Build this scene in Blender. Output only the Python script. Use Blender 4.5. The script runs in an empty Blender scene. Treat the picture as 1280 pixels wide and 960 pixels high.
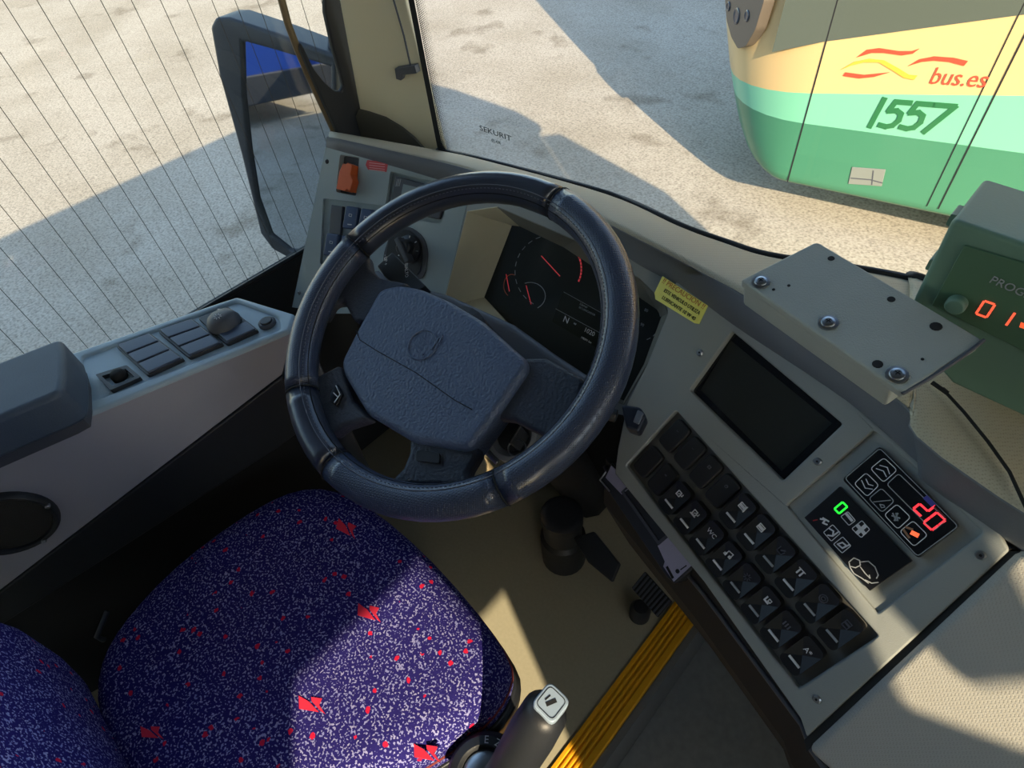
import bpy, bmesh, math, random
from mathutils import Vector, Matrix
random.seed(7)
V = Vector
PI = math.pi
SC = bpy.context.scene
COL = SC.collection

# ---------------------------------------------------------------- camera model (cab floor z=0, x right, y forward)
FPX = 750.0
CAM = V((0, 0, 1.31))
def _ray(u, v):
    return (RW[0] * (u - 640) + RW[1] * (v - 480) + RW[2] * FPX).normalized()
RW = [V((0,0,0))] * 3
def set_axes():
    y = V((1147, -993, 750)).normalized(); x = -V((-1090, -693, 750)).normalized(); z = -V((90, 670, 750)).normalized()
    y = (y - z * y.dot(z)).normalized(); x = y.cross(z).normalized()
    global RW
    # world components of the camera axes
    RW = [V((x[i], y[i], z[i])) for i in range(3)]
set_axes()
def Zp(u, v, z):
    d = _ray(u, v); return CAM + d * ((z - CAM.z) / d.z)
def Xp(u, v, x):
    d = _ray(u, v); return CAM + d * ((x - CAM.x) / d.x)

class Frame:
    """a working plane in the cab: origin, normal, x axis"""
    def __init__(s, o, n, xa):
        s.o = V(o); s.n = V(n).normalized(); xa = V(xa)
        s.x = (xa - s.n * xa.dot(s.n)).normalized(); s.y = s.n.cross(s.x)
    def p(s, u, v, h=0):
        d = _ray(u, v); o = s.o + s.n * h
        return CAM + d * ((o - CAM).dot(s.n) / d.dot(s.n))
    def l(s, u, v, h=0):
        q = s.p(u, v, h) - s.o; return (q.dot(s.x), q.dot(s.y))
    def w(s, a, b, h=0):
        return s.o + s.x * a + s.y * b + s.n * h
    def mat(s, a=0, b=0, h=0):
        m = Matrix((s.x, s.y, s.n)).transposed().to_4x4(); m.translation = s.w(a, b, h); return m

# ---------------------------------------------------------------- materials
MATS = {}
def lin(c):
    return tuple(((x / 12.92) if x <= 0.04045 else ((x + 0.055) / 1.055) ** 2.4) for x in c)
def mat(name, rgb, rough=0.6, metal=0.0, bump=0.0, bscale=400, noise=0.0, nscale=30, spec=0.5, emit=None, estr=1.0, coat=0.0):
    if name in MATS: return MATS[name]
    m = bpy.data.materials.new(name); m.use_nodes = True; MATS[name] = m
    nt = m.node_tree; b = nt.nodes['Principled BSDF']
    c = (*lin([x / 255 for x in rgb]), 1)
    b.inputs['Base Color'].default_value = c
    b.inputs['Roughness'].default_value = rough; b.inputs['Metallic'].default_value = metal
    b.inputs['Specular IOR Level'].default_value = spec
    b.inputs['Coat Weight'].default_value = coat
    if emit:
        b.inputs['Emission Color'].default_value = (*lin([x / 255 for x in emit]), 1); b.inputs['Emission Strength'].default_value = estr
    tc = nt.nodes.new('ShaderNodeTexCoord')
    if noise:
        n = nt.nodes.new('ShaderNodeTexNoise'); n.inputs['Scale'].default_value = nscale; n.inputs['Detail'].default_value = 5
        mx = nt.nodes.new('ShaderNodeMix'); mx.data_type = 'RGBA'
        mx.inputs[6].default_value = tuple(x * (1 - noise) for x in c[:3]) + (1,); mx.inputs[7].default_value = tuple(min(1, x * (1 + noise)) for x in c[:3]) + (1,)
        nt.links.new(tc.outputs['Object'], n.inputs['Vector']); nt.links.new(n.outputs['Fac'], mx.inputs[0]); nt.links.new(mx.outputs[2], b.inputs['Base Color'])
    if bump:
        n2 = nt.nodes.new('ShaderNodeTexNoise'); n2.inputs['Scale'].default_value = bscale; n2.inputs['Detail'].default_value = 3
        bp = nt.nodes.new('ShaderNodeBump'); bp.inputs['Strength'].default_value = bump; bp.inputs['Distance'].default_value = 0.001
        nt.links.new(tc.outputs['Object'], n2.inputs['Vector']); nt.links.new(n2.outputs['Fac'], bp.inputs['Height']); nt.links.new(bp.outputs['Normal'], b.inputs['Normal'])
    return m
def glassmat(name, tint, fac=0.06, rough=0.02):
    m = bpy.data.materials.new(name); m.use_nodes = True; nt = m.node_tree
    for n in list(nt.nodes): nt.nodes.remove(n)
    o = nt.nodes.new('ShaderNodeOutputMaterial'); t = nt.nodes.new('ShaderNodeBsdfTransparent'); g = nt.nodes.new('ShaderNodeBsdfGlossy')
    t.inputs[0].default_value = (*tint, 1); g.inputs['Roughness'].default_value = rough
    fr = nt.nodes.new('ShaderNodeFresnel'); fr.inputs[0].default_value = 1.3
    mx = nt.nodes.new('ShaderNodeMixShader'); nt.links.new(fr.outputs[0], mx.inputs[0]); nt.links.new(t.outputs[0], mx.inputs[1]); nt.links.new(g.outputs[0], mx.inputs[2]); nt.links.new(mx.outputs[0], o.inputs[0])
    return m
def perforated(name, rgb, scale=330, rough=0.45, strength=0.6, dark=0.6):
    """plastic or leather with a fine grid of pin pricks"""
    m = mat(name, rgb, rough); nt = m.node_tree; b = nt.nodes['Principled BSDF']
    tc = nt.nodes.new('ShaderNodeTexCoord'); mp = nt.nodes.new('ShaderNodeMapping'); mp.inputs['Rotation'].default_value = (0.5, 0.3, 0.7)
    vo = nt.nodes.new('ShaderNodeTexVoronoi'); vo.inputs['Scale'].default_value = scale; vo.inputs['Randomness'].default_value = 0.0
    cr = nt.nodes.new('ShaderNodeMapRange'); cr.inputs[1].default_value = 0.15; cr.inputs[2].default_value = 0.45
    bp = nt.nodes.new('ShaderNodeBump'); bp.inputs['Strength'].default_value = strength; bp.inputs['Distance'].default_value = 0.0008
    L = nt.links.new
    L(tc.outputs['Object'], mp.inputs[0]); L(mp.outputs[0], vo.inputs['Vector']); L(vo.outputs['Distance'], cr.inputs[0]); L(cr.outputs[0], bp.inputs['Height']); L(bp.outputs[0], b.inputs['Normal'])
    mx = nt.nodes.new('ShaderNodeMix'); mx.data_type = 'RGBA'; c = lin([x / 255 for x in rgb])
    mx.inputs[6].default_value = tuple(x * dark for x in c) + (1,); mx.inputs[7].default_value = (*c, 1)
    L(cr.outputs[0], mx.inputs[0]); L(mx.outputs[2], b.inputs['Base Color'])
    return m
def fabric():
    """navy moquette with pale flecks and scattered red marks"""
    m = bpy.data.materials.new('moquette'); m.use_nodes = True; nt = m.node_tree; b = nt.nodes['Principled BSDF']; L = nt.links.new
    b.inputs['Roughness'].default_value = 0.95; b.inputs['Specular IOR Level'].default_value = 0.1
    tc = nt.nodes.new('ShaderNodeTexCoord')
    def math_(op, a, bb=None):
        n = nt.nodes.new('ShaderNodeMath'); n.operation = op
        for i, x in enumerate((a, bb)):
            if x is None: continue
            if isinstance(x, (int, float)): n.inputs[i].default_value = x
            else: L(x, n.inputs[i])
        return n.outputs[0]
    def mix(f, a, c):
        n = nt.nodes.new('ShaderNodeMix'); n.data_type = 'RGBA'; L(f, n.inputs[0])
        for i, x in ((6, a), (7, c)):
            if isinstance(x, tuple): n.inputs[i].default_value = (*lin([q / 255 for q in x]), 1)
            else: L(x, n.inputs[i])
        return n.outputs[2]
    n1 = nt.nodes.new('ShaderNodeTexNoise'); n1.inputs['Scale'].default_value = 330; n1.inputs['Detail'].default_value = 1.5; L(tc.outputs['Object'], n1.inputs['Vector'])
    f1 = math_('GREATER_THAN', n1.outputs['Fac'], 0.585)
    n3 = nt.nodes.new('ShaderNodeTexNoise'); n3.inputs['Scale'].default_value = 120; L(tc.outputs['Object'], n3.inputs['Vector'])
    pale = mix(n3.outputs['Fac'], (98, 108, 190), (186, 182, 214))
    col = mix(f1, (42, 36, 108), pale)
    vo = nt.nodes.new('ShaderNodeTexVoronoi'); vo.inputs['Scale'].default_value = 44; vo.inputs['Randomness'].default_value = 0.9; L(tc.outputs['Object'], vo.inputs['Vector'])
    n4 = nt.nodes.new('ShaderNodeTexNoise'); n4.inputs['Scale'].default_value = 210; L(tc.outputs['Object'], n4.inputs['Vector'])
    d = math_('ADD', vo.outputs['Distance'], math_('MULTIPLY', math_('SUBTRACT', n4.outputs['Fac'], 0.5), 0.3))
    sep = nt.nodes.new('ShaderNodeSeparateColor'); L(vo.outputs['Color'], sep.inputs[0])
    f2 = math_('MULTIPLY', math_('LESS_THAN', d, 0.15), math_('GREATER_THAN', sep.outputs[0], 0.35))
    col = mix(f2, col, (215, 35, 70))
    # gradual change of the cloth from blue to violet along the cushion
    L(col, b.inputs['Base Color'])
    n5 = nt.nodes.new('ShaderNodeTexNoise'); n5.inputs['Scale'].default_value = 700; L(tc.outputs['Object'], n5.inputs['Vector'])
    bp = nt.nodes.new('ShaderNodeBump'); bp.inputs['Strength'].default_value = 0.5; bp.inputs['Distance'].default_value = 0.002; L(n5.outputs['Fac'], bp.inputs['Height']); L(bp.outputs[0], b.inputs['Normal'])
    return m
def asphalt():
    m = bpy.data.materials.new('asphalt'); m.use_nodes = True; nt = m.node_tree; b = nt.nodes['Principled BSDF']; L = nt.links.new
    b.inputs['Roughness'].default_value = 0.95; b.inputs['Specular IOR Level'].default_value = 0.15
    tc = nt.nodes.new('ShaderNodeTexCoord')
    def noise(s, d=4):
        n = nt.nodes.new('ShaderNodeTexNoise'); n.inputs['Scale'].default_value = s; n.inputs['Detail'].default_value = d; L(tc.outputs['Object'], n.inputs['Vector']); return n.outputs['Fac']
    def ramp(f, pts):
        r = nt.nodes.new('ShaderNodeValToRGB'); L(f, r.inputs[0])
        while len(r.color_ramp.elements) < len(pts): r.color_ramp.elements.new(0.5)
        for e, (p, c) in zip(r.color_ramp.elements, pts): e.position = p; e.color = (*lin([x / 255 for x in c]), 1)
        return r.outputs[0]
    def mul(a, c, f=1.0):
        n = nt.nodes.new('ShaderNodeMix'); n.data_type = 'RGBA'; n.blend_type = 'MULTIPLY'; n.inputs[0].default_value = f; L(a, n.inputs[6]); L(c, n.inputs[7]); return n.outputs[2]
    c = ramp(noise(55, 6), [(0.3, (138, 132, 120)), (0.5, (170, 163, 149)), (0.7, (186, 179, 164))])
    c = mul(c, ramp(noise(0.9, 5), [(0.35, (236, 234, 230)), (0.6, (255, 255, 255))]))
    vo = nt.nodes.new('ShaderNodeTexVoronoi'); vo.inputs['Scale'].default_value = 20; L(tc.outputs['Object'], vo.inputs['Vector'])
    c = mul(c, ramp(vo.outputs['Distance'], [(0.05, (150, 140, 126)), (0.13, (255, 255, 255))]), 0.7)
    c = mul(c, ramp(noise(2.2, 8), [(0.30, (170, 162, 150)), (0.40, (255, 255, 255))]), 0.5)
    L(c, b.inputs['Base Color'])
    bp = nt.nodes.new('ShaderNodeBump'); bp.inputs['Strength'].default_value = 0.4; bp.inputs['Distance'].default_value = 0.006; L(noise(70, 3), bp.inputs['Height']); L(bp.outputs[0], b.inputs['Normal'])
    return m

M_DASH = mat('light_grey_trim', (158, 174, 178), 0.62, bump=0.25, bscale=900)
M_WING = mat('grey_trim', (142, 147, 145), 0.62, bump=0.25, bscale=900)
M_OLIVE = mat('olive_grey_trim', (212, 206, 178), 0.75, bump=0.2, bscale=700)
M_CONS = mat('console_grey', (160, 182, 196), 0.45, bump=0.3, bscale=900)
M_SIDE = mat('console_side_grey', (158, 158, 168), 0.75, bump=0.2, bscale=600)
M_COWL = mat('cowl_vinyl', (108, 114, 122), 0.62, bump=0.5, bscale=600)
M_COWLT = perforated('cowl_grain', (190, 184, 162), 420, 0.6, 0.5, 0.8)
M_PANELR = perforated('grained_panel', (172, 170, 162), 600, 0.6, 0.4, 0.86)
M_BLACK = mat('black_plastic', (36, 39, 44), 0.45, bump=0.15, bscale=800)
M_SOOT = mat('matt_black', (20, 22, 25), 0.85)
M_DGREY = mat('dark_grey_plastic', (72, 76, 84), 0.5, bump=0.3, bscale=900)
M_GLOSS = mat('gloss_black', (26, 29, 34), 0.12, coat=0.3)
M_LEATH = perforated('wheel_leather', (54, 64, 86), 420, 0.3, 0.55, 0.45)
M_SMOOTH = mat('smooth_leather', (50, 56, 70), 0.28, bump=0.2, bscale=300)
M_HUB = mat('hub_vinyl', (78, 92, 118), 0.36, bump=1.6, bscale=300)
for _m in (M_LEATH, M_SMOOTH): _m.node_tree.nodes['Principled BSDF'].inputs['Coat Weight'].default_value = .35; _m.node_tree.nodes['Principled BSDF'].inputs['Coat Roughness'].default_value = .25
M_STITCH = mat('thread', (95, 100, 112), 0.7)
M_SCREEN = mat('dark_screen', (50, 53, 52), 0.14)
M_METAL = mat('steel', (170, 174, 178), 0.3, metal=1.0)
M_WHITE = mat('white_print', (214, 216, 220), 0.6)
M_PRINT = mat('grey_print', (150, 156, 162), 0.6)
M_RED = mat('red_mark', (200, 50, 50), 0.6)
M_REDL = mat('red_led', (255, 40, 50), 0.5, emit=(255, 50, 60), estr=1.3)
M_GREENL = mat('green_led', (30, 230, 50), 0.5, emit=(40, 240, 60), estr=1.1)
M_ORANGE = mat('orange_plastic', (222, 104, 50), 0.45)
M_YELLOW = mat('yellow_nosing', (236, 172, 22), 0.6, noise=0.15, nscale=60)
M_STICK = mat('yellow_sticker', (248, 242, 122), 0.5)
M_FLOOR = mat('cab_lino', (174, 168, 144), 0.7, noise=0.12, nscale=150)
M_LFLOOR = mat('step_floor', (160, 164, 166), 0.8, noise=0.25, nscale=60)
M_RUBBER = mat('rubber', (32, 34, 36), 0.7)
M_BODY = mat('coach_shell', (200, 202, 205), 0.5)
M_BOX = mat('leatherette', (158, 164, 158), 0.5, bump=0.5, bscale=700, noise=0.12, nscale=25)
M_PROG = mat('haze_tinted_casing', (100, 132, 116), 0.5, bump=0.2)  # green cast of lens haze painted into the programmer's plastic
M_LILAC = mat('pale_label', (160, 158, 184), 0.6)
M_CREAM = mat('cream_paint', (250, 222, 150), 0.35)
M_MINT = mat('mint_paint', (150, 242, 196), 0.35)
M_GREEN = mat('green_paint', (70, 176, 128), 0.35)
M_DGREEN = mat('green_lettering', (36, 104, 62), 0.5)
M_LRED = mat('red_lettering', (204, 72, 50), 0.5)
M_LYEL = mat('amber_lettering', (226, 168, 62), 0.5)
M_BRONZE = mat('bronze_frame', (120, 104, 78), 0.4, metal=0.3)
M_FAB = fabric()
M_ASPH = asphalt()
M_PIPE = mat('red_piping', (120, 44, 44), 0.8, bump=0.3)
M_GLASS = glassmat('window_glass', (0.96, 0.97, 0.95))
M_MIRROR = mat('mirror_glass', (205, 212, 218), 0.02, metal=1.0)
M_WIRE = mat('heating_wire', (70, 66, 60), 0.6)
M_BLUE = mat('blue_paint', (50, 90, 190), 0.35)

# ---------------------------------------------------------------- object helpers
def link(o, parent=None):
    COL.objects.link(o)
    if parent is not None:
        o.parent = parent
        o.matrix_parent_inverse = Matrix.Translation(parent.location).inverted() if parent.type == 'EMPTY' else Matrix()
    return o
def tag(o, label=None, cat=None, group=None, kind=None):
    if label: o['label'] = label
    if cat: o['category'] = cat
    if group: o['group'] = group
    if kind: o['kind'] = kind
    return o
def thing(name, label, cat, loc=(0, 0, 0), group=None):
    o = bpy.data.objects.new(name, None); o.empty_display_size = 0.05; o.location = loc; COL.objects.link(o)
    return tag(o, label, cat, group)
def bmobj(name, bm, m, parent=None, bevel=0, seg=2, smooth=False, subd=0, keep=False):
    me = bpy.data.meshes.new(name)
    bmesh.ops.remove_doubles(bm, verts=bm.verts, dist=1e-6) if not keep else None
    bmesh.ops.recalc_face_normals(bm, faces=bm.faces)
    bm.to_mesh(me); bm.free()
    for mm in (m if isinstance(m, (list, tuple)) else [m]): me.materials.append(mm)
    o = bpy.data.objects.new(name, me)
    COL.objects.link(o)
    if parent is not None:
        o.parent = parent
        if parent.type == 'EMPTY': o.matrix_parent_inverse = Matrix.Translation(parent.location).inverted()
    if bevel:
        b = o.modifiers.new('b', 'BEVEL'); b.width = bevel; b.segments = seg; b.limit_method = 'ANGLE'; b.angle_limit = math.radians(35)
    if subd:
        s = o.modifiers.new('s', 'SUBSURF'); s.levels = subd; s.render_levels = subd
    if smooth or bevel:
        for p in me.polygons: p.use_smooth = True
        if not subd:
            o.modifiers.new('w', 'WEIGHTED_NORMAL')
    return o
def rnd(pts, r, n=4):
    """round the corners of a 2-D polygon"""
    out = []
    for i, p in enumerate(pts):
        a = V((*pts[i - 1], 0)); b = V((*p, 0)); c = V((*pts[(i + 1) % len(pts)], 0))
        ra = min(r, (a - b).length * 0.45, (c - b).length * 0.45)
        p0 = b + (a - b).normalized() * ra; p1 = b + (c - b).normalized() * ra
        for k in range(n + 1):
            t = k / n; q = p0 * (1 - t) ** 2 + b * 2 * t * (1 - t) + p1 * t * t
            out.append((q.x, q.y))
    return out
def add_prism(bm, F, pts, h0, h1, mi=0, holes=()):
    """pts local (a,b); slab between heights h0 and h1, optional through holes"""
    if not holes:
        top = [bm.verts.new(F.w(a, b, h1)) for a, b in pts]; bot = [bm.verts.new(F.w(a, b, h0)) for a, b in pts]
        fs = [bm.faces.new(top), bm.faces.new(bot[::-1])]
        for i in range(len(pts)):
            j = (i + 1) % len(pts); fs.append(bm.faces.new((top[j], top[i], bot[i], bot[j])))
        for f in fs: f.material_index = mi
        return
    loops = [pts] + list(holes); ed = []; vt = []
    for lp in loops:
        vs = [bm.verts.new(F.w(a, b, h1)) for a, b in lp]; vt.append(vs)
        ed += [bm.edges.new((vs[i], vs[(i + 1) % len(vs)])) for i in range(len(vs))]
    r = bmesh.ops.triangle_fill(bm, use_beauty=True, use_dissolve=False, edges=ed)
    fs = [g for g in r['geom'] if isinstance(g, bmesh.types.BMFace)]
    for vs, lp in zip(vt, loops):
        bs = [bm.verts.new(F.w(a, b, h0)) for a, b in lp]
        for i in range(len(vs)):
            j = (i + 1) % len(vs); bm.faces.new((vs[i], vs[j], bs[j], bs[i])).material_index = mi
    for f in fs: f.material_index = mi
def prism(name, m, F, px, h0, h1, parent=None, bevel=0, r=0, seg=2, local=False, holes=(), hr=0):
    pts = px if local else [F.l(u, v, h1) for u, v in px]
    if r: pts = rnd(pts, r)
    hs = []
    for h in holes:
        q = h if local else [F.l(u, v, h1) for u, v in h]
        hs.append(rnd(q, hr) if hr else q)
    bm = bmesh.new(); add_prism(bm, F, pts, h0, h1, holes=hs)
    return bmobj(name, bm, m, parent, bevel, seg)
def add_tube(bm, pts, r, n=10, closed=False, mi=0, cap=True):
    pts = [V(p) for p in pts]; N = len(pts); rings = []
    rr = r if isinstance(r, (list, tuple)) else [r] * N
    prev = None
    for i, p in enumerate(pts):
        a = pts[(i - 1) % N] if (closed or i > 0) else p; b = pts[(i + 1) % N] if (closed or i < N - 1) else p
        t = (b - a).normalized()
        if prev is None:
            u = t.orthogonal().normalized()
        else:
            u = (prev - t * prev.dot(t)).normalized()
        prev = u; w = t.cross(u)
        rings.append([bm.verts.new(p + (u * math.cos(2 * PI * k / n) + w * math.sin(2 * PI * k / n)) * rr[i]) for k in range(n)])
    M = N if closed else N - 1
    for i in range(M):
        A = rings[i]; B = rings[(i + 1) % N]
        off = 0
        if closed and i == N - 1:
            off = min(range(n), key=lambda s: (A[0].co - B[s].co).length)
        for k in range(n):
            bm.faces.new((A[k], A[(k + 1) % n], B[(k + 1 + off) % n], B[(k + off) % n])).material_index = mi
    if cap and not closed:
        bm.faces.new(rings[0][::-1]).material_index = mi; bm.faces.new(rings[-1]).material_index = mi
def tube(name, m, pts, r, parent=None, n=10, closed=False):
    bm = bmesh.new(); add_tube(bm, pts, r, n, closed); return bmobj(name, bm, m, parent, smooth=True)
def add_lathe(bm, F, a, b, prof, n=24, mi=0):
    """prof: list of (radius, height) about the frame's normal"""
    rings = []
    for r, h in prof:
        rings.append([bm.verts.new(F.w(a + r * math.cos(2 * PI * k / n), b + r * math.sin(2 * PI * k / n), h)) for k in range(n)])
    for A, B in zip(rings, rings[1:]):
        for k in range(n): bm.faces.new((A[k], A[(k + 1) % n], B[(k + 1) % n], B[k])).material_index = mi
    bm.faces.new(rings[0][::-1]).material_index = mi; bm.faces.new(rings[-1]).material_index = mi
def lathe(name, m, F, a, b, prof, parent=None, n=24):
    bm = bmesh.new(); add_lathe(bm, F, a, b, prof, n); return bmobj(name, bm, m, parent, bevel=0.0006, seg=1)
def stroke(bm, F, pts, w, h0, h1, mi=0, closed=False):
    """a thin raised line through local points"""
    n = len(pts)
    for i in range(n if closed else n - 1):
        a = V(pts[i]); b = V(pts[(i + 1) % n]); d = (b - a)
        if d.length < 1e-7: continue
        d.normalize(); q = V((-d.y, d.x)) * w / 2; e = d * w * 0.3
        P = [a - e + q, a - e - q, b + e - q, b + e + q]
        add_prism(bm, F, [(p.x, p.y) for p in P], h0, h1 + (i % 5) * (h1 - h0) * 0.05, mi)
def lettering(name, s, m, F, a, b, size, h, parent=None, rot=0, bold=0.0, align='CENTER', shear=0, sx=1.0, ext=0.0002, spacing=1.0):
    c = bpy.data.curves.new(name, 'FONT'); c.body = s; c.size = size; c.align_x = align; c.align_y = 'CENTER'; c.extrude = ext; c.offset = bold; c.shear = shear; c.space_character = spacing; c.resolution_u = 3
    t = bpy.data.objects.new(name, c); COL.objects.link(t)
    bpy.context.view_layer.update()
    dg = bpy.context.evaluated_depsgraph_get(); me = bpy.data.meshes.new_from_object(t.evaluated_get(dg))
    me.transform(F.mat(a, b, h) @ Matrix.Rotation(rot, 4, 'Z') @ Matrix.Diagonal((sx, 1, 1, 1)))
    bpy.data.objects.remove(t); bpy.data.curves.remove(c)
    me.materials.clear(); me.materials.append(m)
    o = bpy.data.objects.new(name, me); COL.objects.link(o)
    if parent is not None:
        o.parent = parent
        if parent.type == 'EMPTY': o.matrix_parent_inverse = Matrix.Translation(parent.location).inverted()
    return o
def screw(F, u, v, h, parent, r=0.0042, m=None, name='screw'):
    a, b = F.l(u, v, h)
    bm = bmesh.new(); add_lathe(bm, F, a, b, [(r, h - 0.004), (r, h + 0.0008), (r * 0.7, h + 0.0022)], 16)
    add_lathe(bm, F, a, b, [(r * 0.36, h + 0.0018), (r * 0.3, h + 0.0024)], 6, 1)
    return bmobj(name, bm, [m or M_METAL, M_SOOT], parent, smooth=False)
SEG = {'0': 'abcdef', '1': 'bc', '2': 'abged'}
def seven(name, ch, m, F, a, b, w, h, z, parent, slant=0.0, t=0.12):
    bm = bmesh.new(); k = w * 0.06
    P = {'a': ((0, h), (w, h)), 'b': ((w, h), (w, h / 2)), 'c': ((w, h / 2), (w, 0)), 'd': ((0, 0), (w, 0)), 'e': ((0, h / 2), (0, 0)), 'f': ((0, h), (0, h / 2)), 'g': ((0, h / 2), (w, h / 2))}
    for s in SEG[ch]:
        p, q = V(P[s][0]), V(P[s][1]); d = (q - p).normalized() * k * 1.6; p += d; q -= d
        sh = lambda r_: (a + r_.x + r_.y * slant, b + r_.y)
        stroke(bm, F, [sh(p), sh(q)], h * t, z, z + 0.0003)
    return bmobj(name, bm, m, parent)
def strip(name, m, rows, parent=None, smooth=True, thick=0.004, subd=0):
    """a surface lofted through rows of points"""
    bm = bmesh.new(); vr = [[bm.verts.new(p) for p in r] for r in rows]
    for A, B in zip(vr, vr[1:]):
        for i in range(len(A) - 1): bm.faces.new((A[i], A[i + 1], B[i + 1], B[i]))
    o = bmobj(name, bm, m, parent)
    for p in o.data.polygons: p.use_smooth = smooth
    if subd: s = o.modifiers.new('s', 'SUBSURF'); s.levels = subd; s.render_levels = subd
    if thick:
        s = o.modifiers.new('t', 'SOLIDIFY'); s.thickness = thick; s.offset = 0
    return o
def rrect(cx, cy, w, h, r):
    return rnd([(cx - w / 2, cy - h / 2), (cx + w / 2, cy - h / 2), (cx + w / 2, cy + h / 2), (cx - w / 2, cy + h / 2)], r)

# ================================================================= working planes of the cab
ex = V((0.945, -0.318, -0.08)).normalized()
ey = V((0.278, 0.622, 0.732)); ey = (ey - ex * ey.dot(ex)).normalized()
W = Frame(CAM + _ray(783, 580) * 0.79, ex.cross(ey), ex)            # right hand switch panel
_t = Frame(W.p(830, 460), (0, -.8, .6), (1, 0, 0))
K = Frame(CAM + (_t.o - CAM) * 1.06, (0, -.8, .6), (1, 0, 0))       # instrument cluster
L = Frame(K.p(560, 320), (.2, -.75, .62), (1, .25, 0))              # left hand switch panel
HF = Frame((-0.467, 0.318, 0.803), (0.0474, -0.401, 0.915), (0.9931, 0.1174, 0))   # steering wheel
CT = Frame((-0.9, 0, 0.71), (0, 0, 1), (1, 0, 0))                   # side console top
_a, _b = Zp(94, 524, .71), Zp(362, 413, .71)
CF = Frame(_a, (_b - _a).cross(V((0, 0, 1))), _b - _a)              # side console inner face
GZ = -1.15
def ZF(z): return Frame((0, 0, z), (0, 0, 1), (1, 0, 0))

# ================================================================= ground and structure
bm = bmesh.new()
g = 60
vs = [bm.verts.new(V((x, y, GZ))) for x, y in ((-g, -g), (g, -g), (g, g), (-g, g))]; bm.faces.new(vs)
tag(bmobj('ground', bm, M_ASPH), kind='structure')

# cab floor, step edge, lower aisle floor
F0 = ZF(0)
tag(prism('floor', M_FLOOR, F0, [(-1.06, -1.6), (-0.176, -1.6), (-0.176, 0.80), (-1.06, 0.80)], -0.03, 0, local=True), kind='structure')
tag(prism('floor', M_LFLOOR, F0, [(-0.13, -1.6), (1.40, -1.6), (1.40, 0.80), (-0.13, 0.80)], -0.36, -0.32, local=True), kind='structure')
bm = bmesh.new()
prof = [(-0.176, -0.30), (-0.176, 0.004)]
for i in range(4):
    x = -0.170 + i * 0.0095; prof += [(x, 0.004), (x + 0.002, 0.001), (x + 0.0045, 0.001), (x + 0.0065, 0.004)]
prof += [(-0.124, 0.004), (-0.121, -0.001), (-0.121, -0.024), (-0.126, -0.024), (-0.126, -0.30)]
A = [bm.verts.new((x, -1.6, z)) for x, z in prof]; B = [bm.verts.new((x, 0.8, z)) for x, z in prof]
for i in range(len(prof)):
    j = (i + 1) % len(prof); bm.faces.new((A[i], A[j], B[j], B[i]))
tag(bmobj('trim_1', bm, M_YELLOW), kind='structure')
tag(prism('trim_2', mat('grey_edge', (120, 122, 122), 0.5), F0, [(-0.120, -1.6), (-0.106, -1.6), (-0.106, 0.8), (-0.120, 0.8)], -0.32, -0.006, local=True), kind='structure')

def wallx(name, x0, x1, yz, holes=(), m=M_BODY, kind='structure', hr=0):
    F = Frame((x1, 0, 0), (1, 0, 0), (0, 1, 0))
    o = prism(name, m, F, yz, x0 - x1, 0, local=True, holes=holes, hr=hr)
    return tag(o, kind=kind)
SILL = 0.624
# left side of the coach: lower wall, header and frame round the drivers window
wallx('wall_left', -1.058, -1.045, [(-9.0, -0.95), (0.60, -0.95), (0.60, 0.72), (0.665, 0.80), (0.665, 2.02), (-9.0, 2.02)],
      [[(-1.5, SILL), (0.56, SILL), (0.60, 0.80), (0.66, 1.0), (0.66, 1.9), (-1.5, 1.9)]], m=mat('wall_lining', (58, 62, 66), 0.8))
roof = [(-1.06, -9.0), (-1.08, -0.2), (-1.08, 0.25), (-1.0, 0.58), (-0.7, 0.76), (0.15, 0.83), (1.0, 0.80), (1.35, 0.72), (1.42, 0.60), (1.43, -0.2), (1.43, -9.0)]
tag(prism('ceiling', mat('roof_lining', (96, 98, 100), 0.8), ZF(2.02), roof, 0, 0.06, local=True), kind='structure')
tag(prism('floor', M_LFLOOR, F0, [(-1.045, -9.0), (1.40, -9.0), (1.40, -1.6), (-1.045, -1.6)], -0.06, -0.01, local=True), kind='structure')
tag(prism('wall_rear', M_BODY, Frame((0, -9.0, 0), (0, 1, 0), (1, 0, 0)), [(-1.42, -.95), (1.06, -.95), (1.06, 2.02), (-1.42, 2.02)], -.03, 0, local=True), kind='structure')
# unseen door side wall, glazed openings shaped to throw the sun patches inside
wallx('wall_right', 1.405, 1.42, [(-9.0, -0.95), (0.62, -0.95), (0.62, 2.02), (-9.0, 2.02)],
      [[(-1.26, .72), (-.82, .72), (-.83, 1.01), (-.90, 1.235), (-1.26, 1.235)], [(-1.26, 1.42), (-.84, 1.42), (-.86, 1.69), (-1.26, 1.69)],
       [(-.525, 1.525), (-.45, 1.505), (-.36, 1.50), (-.36, 1.66), (-.415, 1.66), (-.42, 1.57), (-.475, 1.555), (-.495, 1.60), (-.495, 1.64), (-.525, 1.64)],
       [(-.20, 1.15), (.45, 1.15), (.45, 1.72), (-.20, 1.72)]])
tag(prism('door_1', M_GLASS, Frame((1.425, 0, 0), (1, 0, 0), (0, 1, 0)), [(-1.30, -.7), (.55, -.7), (.55, 1.9), (-1.30, 1.9)], 0, .004, local=True), kind='structure')

wallx('shadow_leaf', 1.43, 1.46, [(.62, -.9), (1.38, -.9), (1.38, .84), (1.31, 1.15), (.80, 1.95), (.62, 2.02)])  # unseen leaf added, outlined to cast the shadow on the ground ahead
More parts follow.
